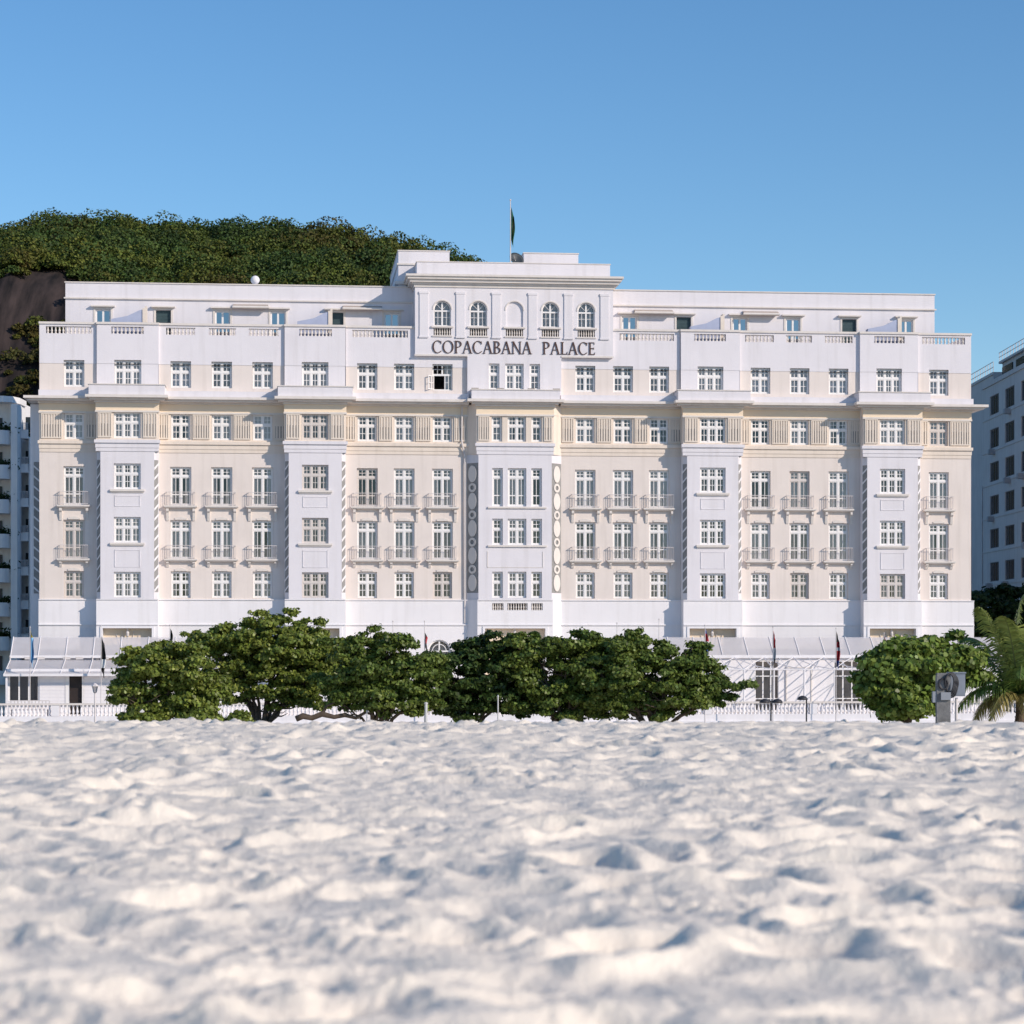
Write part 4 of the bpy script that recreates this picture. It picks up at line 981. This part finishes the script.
# ------------------------------------------------------------------ trees
def mesh_np(name, co, nper, mats):
    me = bpy.data.meshes.new(name); nv = len(co); nf = nv//nper
    me.vertices.add(nv); me.vertices.foreach_set('co', co.astype(np.float32).ravel())
    me.loops.add(nv); me.loops.foreach_set('vertex_index', np.arange(nv, dtype=np.int32))
    me.polygons.add(nf); me.polygons.foreach_set('loop_start', np.arange(0, nv, nper, dtype=np.int32)); me.polygons.foreach_set('loop_total', np.full(nf, nper, np.int32))
    me.update(); me.materials.append(mats); return me
def leaves(C, N_, L_, W_, up=.5, quad=False):                      # C centres, N_ outward dirs; broad leaves as 6-gons folded is overkill: pointed 6-gon
    n = len(C); rd = rng.normal(size=(n,3)); nm = N_*0.7 + rd*0.55 + np.array([0,0,up]); nm /= np.linalg.norm(nm, axis=1)[:,None]
    a = np.cross(nm, rng.normal(size=(n,3))); a /= np.linalg.norm(a, axis=1)[:,None]; b = np.cross(nm, a)
    l = (L_*(0.7+0.6*rng.random(n)))[:,None]; w_ = (W_*(0.7+0.6*rng.random(n)))[:,None]
    if quad: return np.stack([C-a*l*.5, C+b*w_*.5, C+a*l*.5, C-b*w_*.5], 1).reshape(-1,3)
    P = [C-a*l*.5, C-a*l*.1+b*w_*.42, C+a*l*.28+b*w_*.5, C+a*l*.5, C+a*l*.28-b*w_*.5, C-a*l*.1-b*w_*.42]
    return np.stack(P, 1).reshape(-1,3)
def tree(name, label, base, Y, lobes, nleaf, stems, m, leafL=.155, leafW=.115, group=None, cat='tree', depth=.85):
    bp = px(base[0], base[1], Y); z0 = sand_z(Y)-.15 if Y < 125 else 0
    t = thing(name, label, cat, (bp.x, Y, z0), 0, group); o0 = np.array([bp.x, Y, z0]); s = Y/F
    cl = []; LB = []
    tot = sum(l[2]*l[3] for l in lobes)
    for (cx, cy, rx, ry, *dz) in lobes:
        c = np.array(px(cx, cy, Y)) + np.array([0, (dz[0] if dz else 0), 0]); r = np.array([rx*s, (rx+ry)*.5*s*depth, ry*s]); LB.append((c, r))
        ncl = max(10, int(46*rx*ry/1100)); n = int(nleaf*2.1*rx*ry/tot/9)
        d = rng.normal(size=(ncl,3)); d /= np.linalg.norm(d, axis=1)[:,None]; rr_ = .30+.80*rng.random(ncl)**.6+.22*(rng.random(ncl) < .10)
        cc = c+d*rr_[:,None]*r; cr = (rng.uniform(.13,.34,ncl)*min(1.3,(r[0]+r[2])*.5))[:,None]*np.array([1.25,1.15,.62])   # flattened clumps carried by the twigs
        wgt = cr[:,0]**2; ix = rng.choice(ncl, n, p=wgt/wgt.sum())
        e = rng.normal(size=(n,3)); e /= np.linalg.norm(e, axis=1)[:,None]; e[:,2] = np.where(e[:,2] < -.3, -e[:,2], e[:,2])
        C = cc[ix]+e*(cr[ix])*(.45+.80*rng.random(n)**1.3)[:,None]
        d = e*.6+d[ix]*.4
        sub = rng.normal(size=(len(C),9,3)); off = sub*np.array([.11,.11,.07])*(leafL/.22)
        CC = (C[:,None,:]+off).reshape(-1,3); NN = (d[:,None,:]+sub*.3).reshape(-1,3); cl.append(leaves(CC, NN, leafL, leafW, .35))
    co = np.concatenate(cl)-o0
    link('crown', mesh_np('crown', co, 6, m), t)
    k = MB(); rr = random.Random(int(base[0]))
    for i, (c, r) in enumerate(LB):
        n_st = max(1, stems//len(LB)+(1 if i < stems % len(LB) else 0))
        for j in range(n_st):
            tgt = Vector(c-o0)+Vector((rr.uniform(-.6,.6)*r[0], rr.uniform(-.5,.5)*r[1], rr.uniform(-.2,.3)*r[2])); st_ = Vector((rr.uniform(-.12,.12)+tgt.x*.06, rr.uniform(-.12,.12), 0))
            pts = []; N = 9
            for q in range(N):
                f = q/(N-1); p_ = st_.lerp(tgt, f); p_.z = tgt.z*(f**.75)*1.0; p_ += Vector((rr.uniform(-.09,.09), rr.uniform(-.09,.09), 0))*(0 if q in (0,) else 1); pts.append(p_)
            rad0 = rr.uniform(.07,.12); k.tube(pts, [rad0*(1-.75*q/(N-1)) for q in range(N)], 7)
            for q in range(3, N-1):                    # limbs
                for _ in range(2):
                    e = pts[q]+Vector((rr.uniform(-1,1)*r[0]*.6, rr.uniform(-1,1)*r[1]*.6, rr.uniform(.1,.8)*r[2]*.6)); mid = pts[q].lerp(e,.5)+Vector((0,0,-.08))
                    k.tube([pts[q], mid, e], [rad0*.4,rad0*.28,rad0*.1], 5)
    k.build('trunk', M['bark'], t, True)
    return t
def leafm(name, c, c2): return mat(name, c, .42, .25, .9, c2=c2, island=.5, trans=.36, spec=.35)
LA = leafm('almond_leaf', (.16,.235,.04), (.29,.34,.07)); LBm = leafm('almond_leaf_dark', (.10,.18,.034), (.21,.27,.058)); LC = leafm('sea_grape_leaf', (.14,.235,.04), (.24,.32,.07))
LD = leafm('deep_green_leaf', (.045,.10,.026), (.10,.155,.036))  # deepest green in the tree row
G = 'rounded sea almond trees in front of the hotel'
tree('almond_tree', 'rounded leafy tree, leftmost of the row, with forked trunk showing', (158,721), 101, [(166,672,46,28), (150,690,40,24), (195,690,32,24,.3), (130,692,20,16,-.3), (128,704,18,12), (200,704,30,13), (165,706,34,12), (140,660,20,14), (178,654,22,12)], 26000, 6, LA, group=G)
tree('almond_tree', 'tallest tree of the row, second from the left, with open stems below', (262,721), 107, [(262,650,52,34), (235,662,42,30,-.4), (300,655,42,32,.4), (275,628,30,16), (215,642,30,14), (312,634,18,14), (290,685,45,18), (325,668,28,26), (195,635,16,8), (235,692,24,14), (310,694,24,14), (285,697,22,12)], 42000, 9, LA, group=G)
tree('almond_tree', 'third tree of the row, low crown reaching near the sand', (378,722), 102, [(378,665,44,32), (352,680,34,28,.3), (408,680,32,26,-.3), (380,640,24,10), (345,645,18,12), (380,700,42,17), (345,700,20,12), (415,698,24,16), (425,670,18,18)], 26000, 5, LBm, group=G)
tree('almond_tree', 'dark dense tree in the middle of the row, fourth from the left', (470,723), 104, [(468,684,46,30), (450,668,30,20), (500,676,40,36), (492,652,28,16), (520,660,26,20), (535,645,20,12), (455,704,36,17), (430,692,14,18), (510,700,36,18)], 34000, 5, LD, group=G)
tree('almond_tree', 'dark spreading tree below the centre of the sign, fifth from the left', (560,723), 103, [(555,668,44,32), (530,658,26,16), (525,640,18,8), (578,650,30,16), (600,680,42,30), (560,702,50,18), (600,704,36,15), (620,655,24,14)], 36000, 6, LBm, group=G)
tree('almond_tree', 'layered tree reaching right over the terrace wall, last of the row', (655,721), 102, [(650,672,48,30), (620,690,36,24), (635,648,20,14), (637,638,9,8), (690,665,30,18), (700,682,32,18), (732,684,22,12), (665,700,44,17), (635,705,34,14), (705,698,22,12), (695,650,14,12), (600,668,24,18)], 36000, 8, LBm, group=G)
tree('sea_grape_tree', 'broad leaved round tree by the utility post, right of the veranda', (905,721), 97, [(900,676,40,28), (880,682,22,24,-.2), (925,665,36,26,.5), (905,700,36,18,-.3), (900,708,28,11,-.3), (950,655,26,20,.7), (960,670,24,20,.8), (905,655,26,14)], 36000, 7, LC, .23, .18)
DK = leafm('background_leaf', (.016,.045,.013), (.035,.075,.02))
for i, (x, y, rx, ry, lb) in enumerate(((982,615,20,22,'dark tree touching the right end of the hotel'), (1004,612,22,24,'dark tree behind the palm under the apartment windows'), (1034,614,24,26,'dark tree at the right edge of the picture'))):
    tree('background_tree', lb, (x,660), 196+i*3, [(x,y,rx,ry), (x-6,y+28,rx,26), (x+8,y+26,rx,26)], 12000, 4, DK, .45, .32, 'dark trees behind the palm')
# low bushes at the foot of the trees
for x, w_, lb in ((142,17,'low green bush left of the forked trunk'), (200,20,'low green bush right of the first trunk'), (240,12,'small low bush between the first two trees')):
    tree('low_bush', lb, (x,722), 99.5, [(x,719,w_,5), (x-w_*.4,720,w_*.6,4), (x+w_*.4,720,w_*.6,4)], 2600, 3, LA, .18, .12, 'low bushes at the tree feet', 'bush')
# twisted driftwood limb between trees
k = MB(); pts = [px(x, y, 101.5) for x, y in ((296,719), (303,716), (312,718), (322,714), (334,717), (345,715), (356,718), (366,712), (374,716))]
o_ = pts[0].copy(); k.tube([p-o_ for p in pts], [.13,.14,.12,.13,.1,.1,.08,.07,.04], 8)
k.tube([pts[3]-o_, pts[3]-o_+Vector((.2,.1,.35)), pts[3]-o_+Vector((.55,.1,.5))], [.07,.05,.03], 6); o = k.build('fallen_limb', M['bark'], None, True); o.location = o_
tag(o, 'twisted fallen limb on the sand between the tallest and third tree', 'branch')

# palm
def palm(x, ybase, Y):
    p = px(x, ybase, Y); z0 = sand_z(Y)-.1; t = thing('palm_tree', 'young coconut palm with long drooping fronds at the right edge', 'palm tree', (p.x, Y, z0))
    hc = px(x, 699, Y).z-z0
    k = MB(); k.tube([(0,0,0), (.05,0,hc*.5), (.02,0,hc)], [.24,.19,.15], 10)
    for i in range(7): k.tube([(.02,0,hc*i/7), (.02,0,hc*i/7+.04)], [.23-.01*i]*2, 10)
    k.build('trunk', M['bark'], t)
    fm = [mat('palm_leaf', (.13,.20,.045), .45, .2, 1.2, island=.35, trans=.25, spec=.4), mat('palm_leaf_dry', (.32,.27,.09), .5, .25, 1.5, island=.3, trans=.2), mat('palm_leaf_light', (.26,.31,.08), .45, .2, 1.2, island=.35, trans=.25)]
    rk = mat('palm_rib', (.16,.17,.06), .5, .1, 3)
    fr = [((-1.35,-.4,4.2),(-1.9,-.6,4.3),2), ((-.3,.1,4.4),(.25,0,4.9),2), ((.9,.3,4.0),(1.8,.5,3.7),0), ((-1.9,.2,2.5),(-3.2,.3,1.3),0), ((-1.7,-.7,1.7),(-3.0,-1.1,-.3),0), ((-.9,-.9,1.3),(-1.6,-1.4,-.7),1),
          ((-1.1,1.2,3.4),(-2.3,1.9,2.9),0), ((-1.6,.6,3.2),(-2.9,.9,2.5),0), ((-.1,-1.4,2.6),(-.5,-2.5,1.2),0), ((.7,-1.0,1.9),(1.3,-1.9,.2),0), ((1.4,-.3,2.7),(2.8,-.3,1.5),0), ((1.7,.5,1.6),(2.9,.9,-.2),0),
          ((.3,1.5,2.8),(.3,2.9,1.6),0), ((-.5,-.8,3.7),(-1.0,-1.3,3.9),2), ((.6,-.7,3.6),(1.2,-1.2,3.8),0), ((-1.3,-.2,1.2),(-2.2,-.6,-.9),1), ((.3,-1.1,1.2),(.4,-1.7,-.8),1), ((-2.0,-.4,2.1),(-3.4,-.8,.4),0)]
    rr = random.Random(3)
    for m1, e1, mi in fr:
        a = Vector((0,0,hc)); b_ = Vector(m1)*.95+Vector((0,0,hc-.25)); c = Vector(e1)*.95+Vector((0,0,hc-.25)); N = 26
        P = [(1-t_)**2*a+2*t_*(1-t_)*b_+t_*t_*c for t_ in [i/N for i in range(N+1)]]
        r = MB(); r.tube(P, [.04*(1-.8*i/N) for i in range(N+1)], 5); ro = r.build('frond', rk, t)
        lf = MB()
        for i in range(3, N*3):
            f = i/(N*3); q = f*N; i0 = min(int(q), N-1); pt = P[i0].lerp(P[i0+1], q-i0); tan = (P[i0+1]-P[i0]).normalized()
            side = tan.cross(Vector((0,0,1))); side = side.normalized() if side.length > .05 else Vector((1,0,0)); ln = .85*math.sin(math.pi*min(1,.16+f*.86))**.7+.12
            for s in (-1, 1):
                dr = (side*s*.75+tan*.55+Vector((rr.uniform(-.1,.1), rr.uniform(-.1,.1), -.28+rr.uniform(-.15,.1)))).normalized()
                m_ = pt+dr*ln*.5; e = pt+dr*ln*.92+Vector((0,0,-.26*ln)); wv = tan*.028
                lf.quad(pt-wv, pt+wv, m_+wv*1.2, m_-wv*1.2); lf.quad(m_-wv*1.2, m_+wv*1.2, e+wv*.15, e-wv*.15)
        lf.build('leaflets', fm[mi], ro)
palm(1019, 722, 98)

# ------------------------------------------------------------------ neighbouring buildings
wb = mat('neighbour_white', (.86,.83,.80), .85, .05, .4, .1, 10, streak=.12)
Yb = 186; tb = thing('apartment_building', 'pale apartment block with curved planted balconies at the left edge', 'building', (0,0,0))
XL = lambda x, Y=Yb: (x-512)*Y/F
ZY = lambda y, Y=Yb: EYE+(HORIZON-y)*Y/F
b = MB(); b.box(XL(-150), XL(14), Yb+1.6, Yb+16, 0, ZY(399)); b.box(XL(11), XL(17.5), Yb-.1, Yb+1.6, 0, ZY(404)); b.box(XL(14.02), XL(27), Yb+3.0, Yb+16, 0, ZY(436)); b.box(XL(25), XL(31), Yb+1.4, Yb+16, 0, ZY(436))
b.prismz([(XL(-150),Yb-.2), (XL(4),Yb-.2), (XL(12),Yb+.3), (XL(16),Yb+1.5), (XL(16),Yb+4), (XL(-150),Yb+4)], ZY(402), ZY(396)); b.build('wall', wb, tb)
dkg = mat('balcony_glass_dark', (.03,.04,.045), .25, .2, .5, spec=.35); wf = mat('window_bar_dark', (.14,.14,.15), .6)
fl = [430, 464.5, 499, 533.5, 568, 602, 636, 670]
for i, y in enumerate(fl):
    z = ZY(y); s = MB(); n = 8
    cur = [(XL(-150),Yb-.6), (XL(2),Yb-.6)] + [(XL(2)+(XL(12)-XL(2))*math.sin(R(90*k/n)), Yb-.6+1.6*(1-math.cos(R(90*k/n)))) for k in range(1, n+1)] + [(XL(12),Yb+1.7), (XL(-150),Yb+1.7)]
    s.prismz(cur, z-1.15, z-.95)
    pr2 = cur[:-2]; 
    for a, c in zip(pr2[:-1], pr2[1:]): s.quad((a[0],a[1],z-.951), (c[0],c[1],z-.951), (c[0],c[1],z-.05), (a[0],a[1],z-.05)); s.quad((a[0],a[1]+.1,z-.951), (c[0]-.1,c[1]+.1,z-.951), (c[0]-.1,c[1]+.1,z-.05), (a[0],a[1]+.1,z-.05)); s.quad((a[0],a[1],z-.05), (c[0],c[1],z-.05), (c[0]-.1,c[1]+.1,z-.05), (a[0],a[1]+.1,z-.05))
    s.build('balcony', wb, tb)
    g = MB(); g.box(XL(-120), XL(-2), Yb+1.5, Yb+1.598, z-.9, z+1.1); g.build('balcony_door', dkg, tb)
    s = MB(); s.box(XL(17.6), XL(25), Yb+1.2, Yb+3, z-.9+.35, z+.35-.75); s.box(XL(17.6), XL(25), Yb+1.2, Yb+1.3, z-.40, z+.15); s.build('loggia', wb, tb)
    g = MB(); g.box(XL(18), XL(25), Yb+2.9, Yb+2.998, z+.25, z+1.3); g.build('loggia_window', dkg, tb)
    g = MB()
    for k in range(7): x = XL(18+k*1.1); g.box(x-.015, x+.015, Yb+1.14, Yb+1.19, z+.15, z+.65)
    g.box(XL(17.6), XL(25), Yb+1.13, Yb+1.2, z+.65, z+.69); g.build('loggia_railing', M['rail'], tb)
    nm = ['topmost','second from the top','third from the top','fourth from the top','fifth from the top','sixth from the top','seventh from the top']
    if i < 7:
        pp = thing('balcony_plant', 'leafy plant on the %s curved balcony of the left building' % nm[i], 'plant', (XL(4),Yb+.2,z-.949), 0, 'plants on the curved balconies')
        MB().box(-.5,.5,-.15,.15,0,.5).build('planter', wb, pp); n = 260
        C = rng.normal(size=(n,3))*np.array([.42,.16,.22])+np.array([0,0,.95]); link('foliage', mesh_np('foliage', leaves(C, rng.normal(size=(n,3)), .3, .12), 6, DK), pp)
pp = thing('balcony_plant', 'dark bush on the roof edge between the left block and the hotel', 'plant', (XL(24),Yb+4,ZY(436)), 0)
MB().box(-.6,.5,-.2,.2,0,.3).build('planter', wb, pp); n = 400; C = rng.normal(size=(n,3))*np.array([.45,.3,.25])+np.array([0,0,.6]); link('foliage', mesh_np('foliage', leaves(C, rng.normal(size=(n,3)), .3, .14), 6, DK), pp)

# right neighbour: a long flank running away from the beach
XR = 44.0; rbld = thing('apartment_building', 'shaded apartment block with rows of dark windows at the right edge', 'building', (0,0,0))
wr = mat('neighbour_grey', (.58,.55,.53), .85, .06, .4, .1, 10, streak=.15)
def flankz(y, Yd): return EYE+(HORIZON-y)*Yd/F
ztop = 29.5; rows = [ztop-2.9-k*3.05 for k in range(9)]
b = MB(); cols = [188, 194.6, 201.2, 207.8, 214.4]; wds = 3.9
ys = sorted({184.5, 219.5, *[c_-wds/2 for c_ in cols], *[c_+wds/2 for c_ in cols]}); zs = sorted({0, ztop, *[r for r in rows], *[r+1.75 for r in rows]})
hs = [(c_-wds/2, c_+wds/2, r, r+1.75) for c_ in cols for r in rows]
for i in range(len(ys)-1):
    for j in range(len(zs)-1):
        cy = (ys[i]+ys[i+1])/2; cz = (zs[j]+zs[j+1])/2
        if any(h[0] < cy < h[1] and h[2] < cz < h[3] for h in hs): continue
        b.quad((XR,ys[i],zs[j]), (XR,ys[i],zs[j+1]), (XR,ys[i+1],zs[j+1]), (XR,ys[i+1],zs[j]))
for a, c_, z0, z1 in hs:
    for q in (((XR,a,z0),(XR+.22,a,z0),(XR+.22,a,z1),(XR,a,z1)), ((XR,c_,z0),(XR,c_,z1),(XR+.22,c_,z1),(XR+.22,c_,z0)), ((XR,a,z0),(XR,c_,z0),(XR+.22,c_,z0),(XR+.22,a,z0)), ((XR,a,z1),(XR+.22,a,z1),(XR+.22,c_,z1),(XR,c_,z1))): b.quad(*q)
b.quad((XR,184.5,0), (XR+25,184.5,0), (XR+25,184.5,ztop), (XR,184.5,ztop)); b.quad((XR,219.5,0), (XR+25,219.5,0), (XR+25,219.5,ztop), (XR,219.5,ztop)); b.quad((XR,184.5,ztop), (XR+25,184.5,ztop), (XR+25,219.5,ztop), (XR,219.5,ztop))
b.box(XR-.12, XR+.3, 184.4, 219.6, ztop-.15, ztop+.25)
b.box(XR+1.6, XR+22, 186, 218.5, ztop+.02, ztop+2.2); b.box(XR+1.3, XR+22.3, 185.7, 218.8, ztop+2.2, ztop+2.4)
for r in rows: b.box(XR-.06, XR, 184.5, 219.5, r-.32, r-.2)
b.box(XR+1.0, XR+24, 219.6, 236, 0, ztop+1.3); b.box(XR+.9, XR+24, 219.6, 236.1, ztop+1.3, ztop+1.55)
b.box(XR+.2, XR+.999, 221, 226, 0, ztop-9); b.box(XR+.3, XR+.999, 230, 236, 0, ztop-12)
b.build('wall', wr, rbld)
wn = [MB(), ]
for i, c_ in enumerate(cols):
    for j, r in enumerate(rows):
        f = MB(); f.box(XR+.10, XR+.16, c_-wds/2, c_+wds/2, r, r+.08); f.box(XR+.10, XR+.16, c_-wds/2, c_+wds/2, r+1.67, r+1.75)
        for k in range(5): y_ = c_-wds/2+k*(wds-.08)/4; f.box(XR+.105, XR+.155, y_, y_+.08, r+.08, r+1.67)
        o = f.build('window', wf, rbld)
        g = MB(); g.quad((XR+.13,c_-wds/2,r), (XR+.13,c_-wds/2,r+1.75), (XR+.13,c_+wds/2,r+1.75), (XR+.13,c_+wds/2,r)); g.build('pane', dkg, o)
        if (i*5+j*3) % 7 < 3:
            a = MB(); yy = c_+random.uniform(-1.2,1.2); a.box(XR-.5, XR-.02, yy-.4, yy+.4, r-.62, r-.15); a.box(XR-.53, XR-.501, yy-.3, yy+.3, r-.55, r-.2); a.build('air_conditioner', mat('ac_grey', (.35,.35,.36), .6) if 'ac_grey' not in bpy.data.materials else bpy.data.materials['ac_grey'], rbld)
f = MB()
for y_ in np.arange(219.8, 236, 1.2): f.box(XR+1.0, XR+1.05, y_, y_+.05, ztop+1.5, ztop+2.5)
for z in (ztop+2.5, ztop+2.0): f.box(XR+1.0, XR+1.05, 219.8, 236, z, z+.05)
for y_ in np.arange(185, 219, 1.2): f.box(XR+1.35, XR+1.4, y_, y_+.05, ztop+2.4, ztop+3.2)
for z in (ztop+3.2, ztop+2.8): f.box(XR+1.35, XR+1.4, 185, 219, z, z+.05)
f.build('roof_railing', M['rail'], rbld)
for y_ in (189, 196, 203, 210, 216): MB().box(XR+1.5, XR+1.599, y_-2.2, y_+2.2, ztop+.5, ztop+1.8).build('roof_window', dkg, rbld)

# ------------------------------------------------------------------ forested hill
YR = 560.0
rx_ = [-600,-60,0,20,45,80,110,150,200,250,300,330,360,390,420,440,460,480,520,600,700,1100,1700]; ry_ = [420,240,232,225,219,215,214,216,219,220,221,223,228,234,241,247,255,262,290,350,430,600,640]
def ridge(X): return EYE+(HORIZON-np.interp(X*F/YR+512, rx_, ry_))*YR/F
def hill_z(X, Y):
    z = ridge(X*YR/np.maximum(Y,1)*0.35+X*0.65)-4.6; t_ = np.clip((Y-395)/(YR-395), 0, 1); back = np.clip((Y-YR)/250, 0, 1)
    rockL = np.clip((-84-X)/18, 0, 1)                  # steep bare face at the left
    prof = np.where(t_ < 1, t_**.62, 1)*(1-back**2*.7)
    prof2 = np.clip((Y-440)/60, 0, 1)**.8*.80; t2 = np.clip((Y-500)/(YR-500), 0, 1)
    prof2 = np.where(Y > 500, .80+.20*t2**.8, prof2)*(1-back**2*.7)
    pr_ = prof*(1-rockL)+prof2*rockL
    return (z*pr_ + 5*(fbm(X/30, Y/30, 4, 900)-.5)*np.clip(t_*4,0,1)*(1-.6*np.clip(1-np.abs(Y-YR)/30,0,1)) + (rockL*11*(fbm(X/6, Y/60, 5, 950)-.5)*(Y < 520)))
def build_hill():
    xs = np.linspace(-330, 420, 300); ys_ = np.linspace(380, 860, 200); X, Y = np.meshgrid(xs, ys_, indexing='xy'); Zh = hill_z(X, Y)
    m_ = MB(); nx = len(xs); m_.v = list(map(tuple, np.stack([X,Y,Zh],-1).reshape(-1,3))); m_.f = [(j*nx+i, j*nx+i+1, (j+1)*nx+i+1, (j+1)*nx+i) for j in range(len(ys_)-1) for i in range(nx-1)]
    o = m_.build('hill', mat('brown_rock', (.010,.009,.010), .95, .4, 1.6, .8, .8, c2=(.062,.044,.040), stretch=(.30,.05,.05)), None, True); tag(o, None, None, None, 'structure')
    n = 5600; cx = rng.uniform(-165, 25, n); cy = 400+(rng.random(n)**.8)*185
    edge = -90+14*(fbm(cy/12, cx*0, 3, 77)-.5)
    zc = hill_z(cx, cy); ok = ~((cx < edge) & (cy < 512)) | (fbm(cx/9, cy/30, 3, 81) > .57); cx, cy, zc = cx[ok], cy[ok], zc[ok]
    per = 260; out = []
    R0 = 1.3+3.9*rng.random(len(cx))**2.4; R0 = np.where((cx < -80) & (cy < 505), R0*.55, R0); C = np.stack([cx, cy, zc+R0*.55], -1)
    dd = rng.normal(size=(len(cx), per, 3)); dd /= np.linalg.norm(dd, axis=2)[:,:,None]; dd[:,:,2] = np.abs(dd[:,:,2])*1.0-.15
    rad = (1-.35*rng.random((len(cx), per))**2)*(1+.18*np.sin(dd[:,:,0]*5+cx[:,None])*np.sin(dd[:,:,2]*5))
    P = C[:,None,:]+dd*(rad*R0[:,None])[:,:,None]*np.array([1,1,.85])
    co = leaves(P.reshape(-1,3), dd.reshape(-1,3), .66, .50, .3, True)
    me = mesh_np('forest', co, 4, leafm_f)
    hh = zc/np.maximum(ridge(cx), 1); tn = .62*rng.random(len(cx))-.06+.9*(fbm(cx/22, cy/22, 3, 640)-.5)+.28+.55*np.clip((.78-hh)/.15, 0, 1); tone = np.repeat(np.clip(tn, 0, 1), per); at_ = me.attributes.new('tone', 'FLOAT', 'FACE'); at_.data.foreach_set('value', tone.astype(np.float32))
    o = link('forest', me); tag(o, 'dense green forest covering the hill behind the hotel', 'forest', None, 'stuff')
leafm_f = mat('forest_leaf', (.045,.085,.022), .7, .3, .03, c2=(.085,.115,.028), island=.45, trans=.1)
n_ = leafm_f.node_tree; b_ = n_.nodes['Principled BSDF']; src = b_.inputs['Base Color'].links[0].from_socket
at_ = n_.nodes.new('ShaderNodeAttribute'); at_.attribute_name = 'tone'; rp = n_.nodes.new('ShaderNodeValToRGB')   # each crown its own species green
for _ in range(2): rp.color_ramp.elements.new(.5)
for e, (p_, c) in zip(rp.color_ramp.elements, ((0,(.50,.62,.70)), (.4,(.85,1.05,.85)), (.68,(1.5,1.25,.7)), (1,(1.25,.72,.55)))): e.position = p_; e.color = (*c,1)
n_.links.new(at_.outputs['Fac'], rp.inputs[0]); mx = n_.nodes.new('ShaderNodeMix'); mx.data_type = 'RGBA'; mx.blend_type = 'MULTIPLY'; mx.inputs[0].default_value = 1
n_.links.new(src, mx.inputs[6]); n_.links.new(rp.outputs[0], mx.inputs[7]); n_.links.new(mx.outputs[2], b_.inputs['Base Color'])
build_hill()
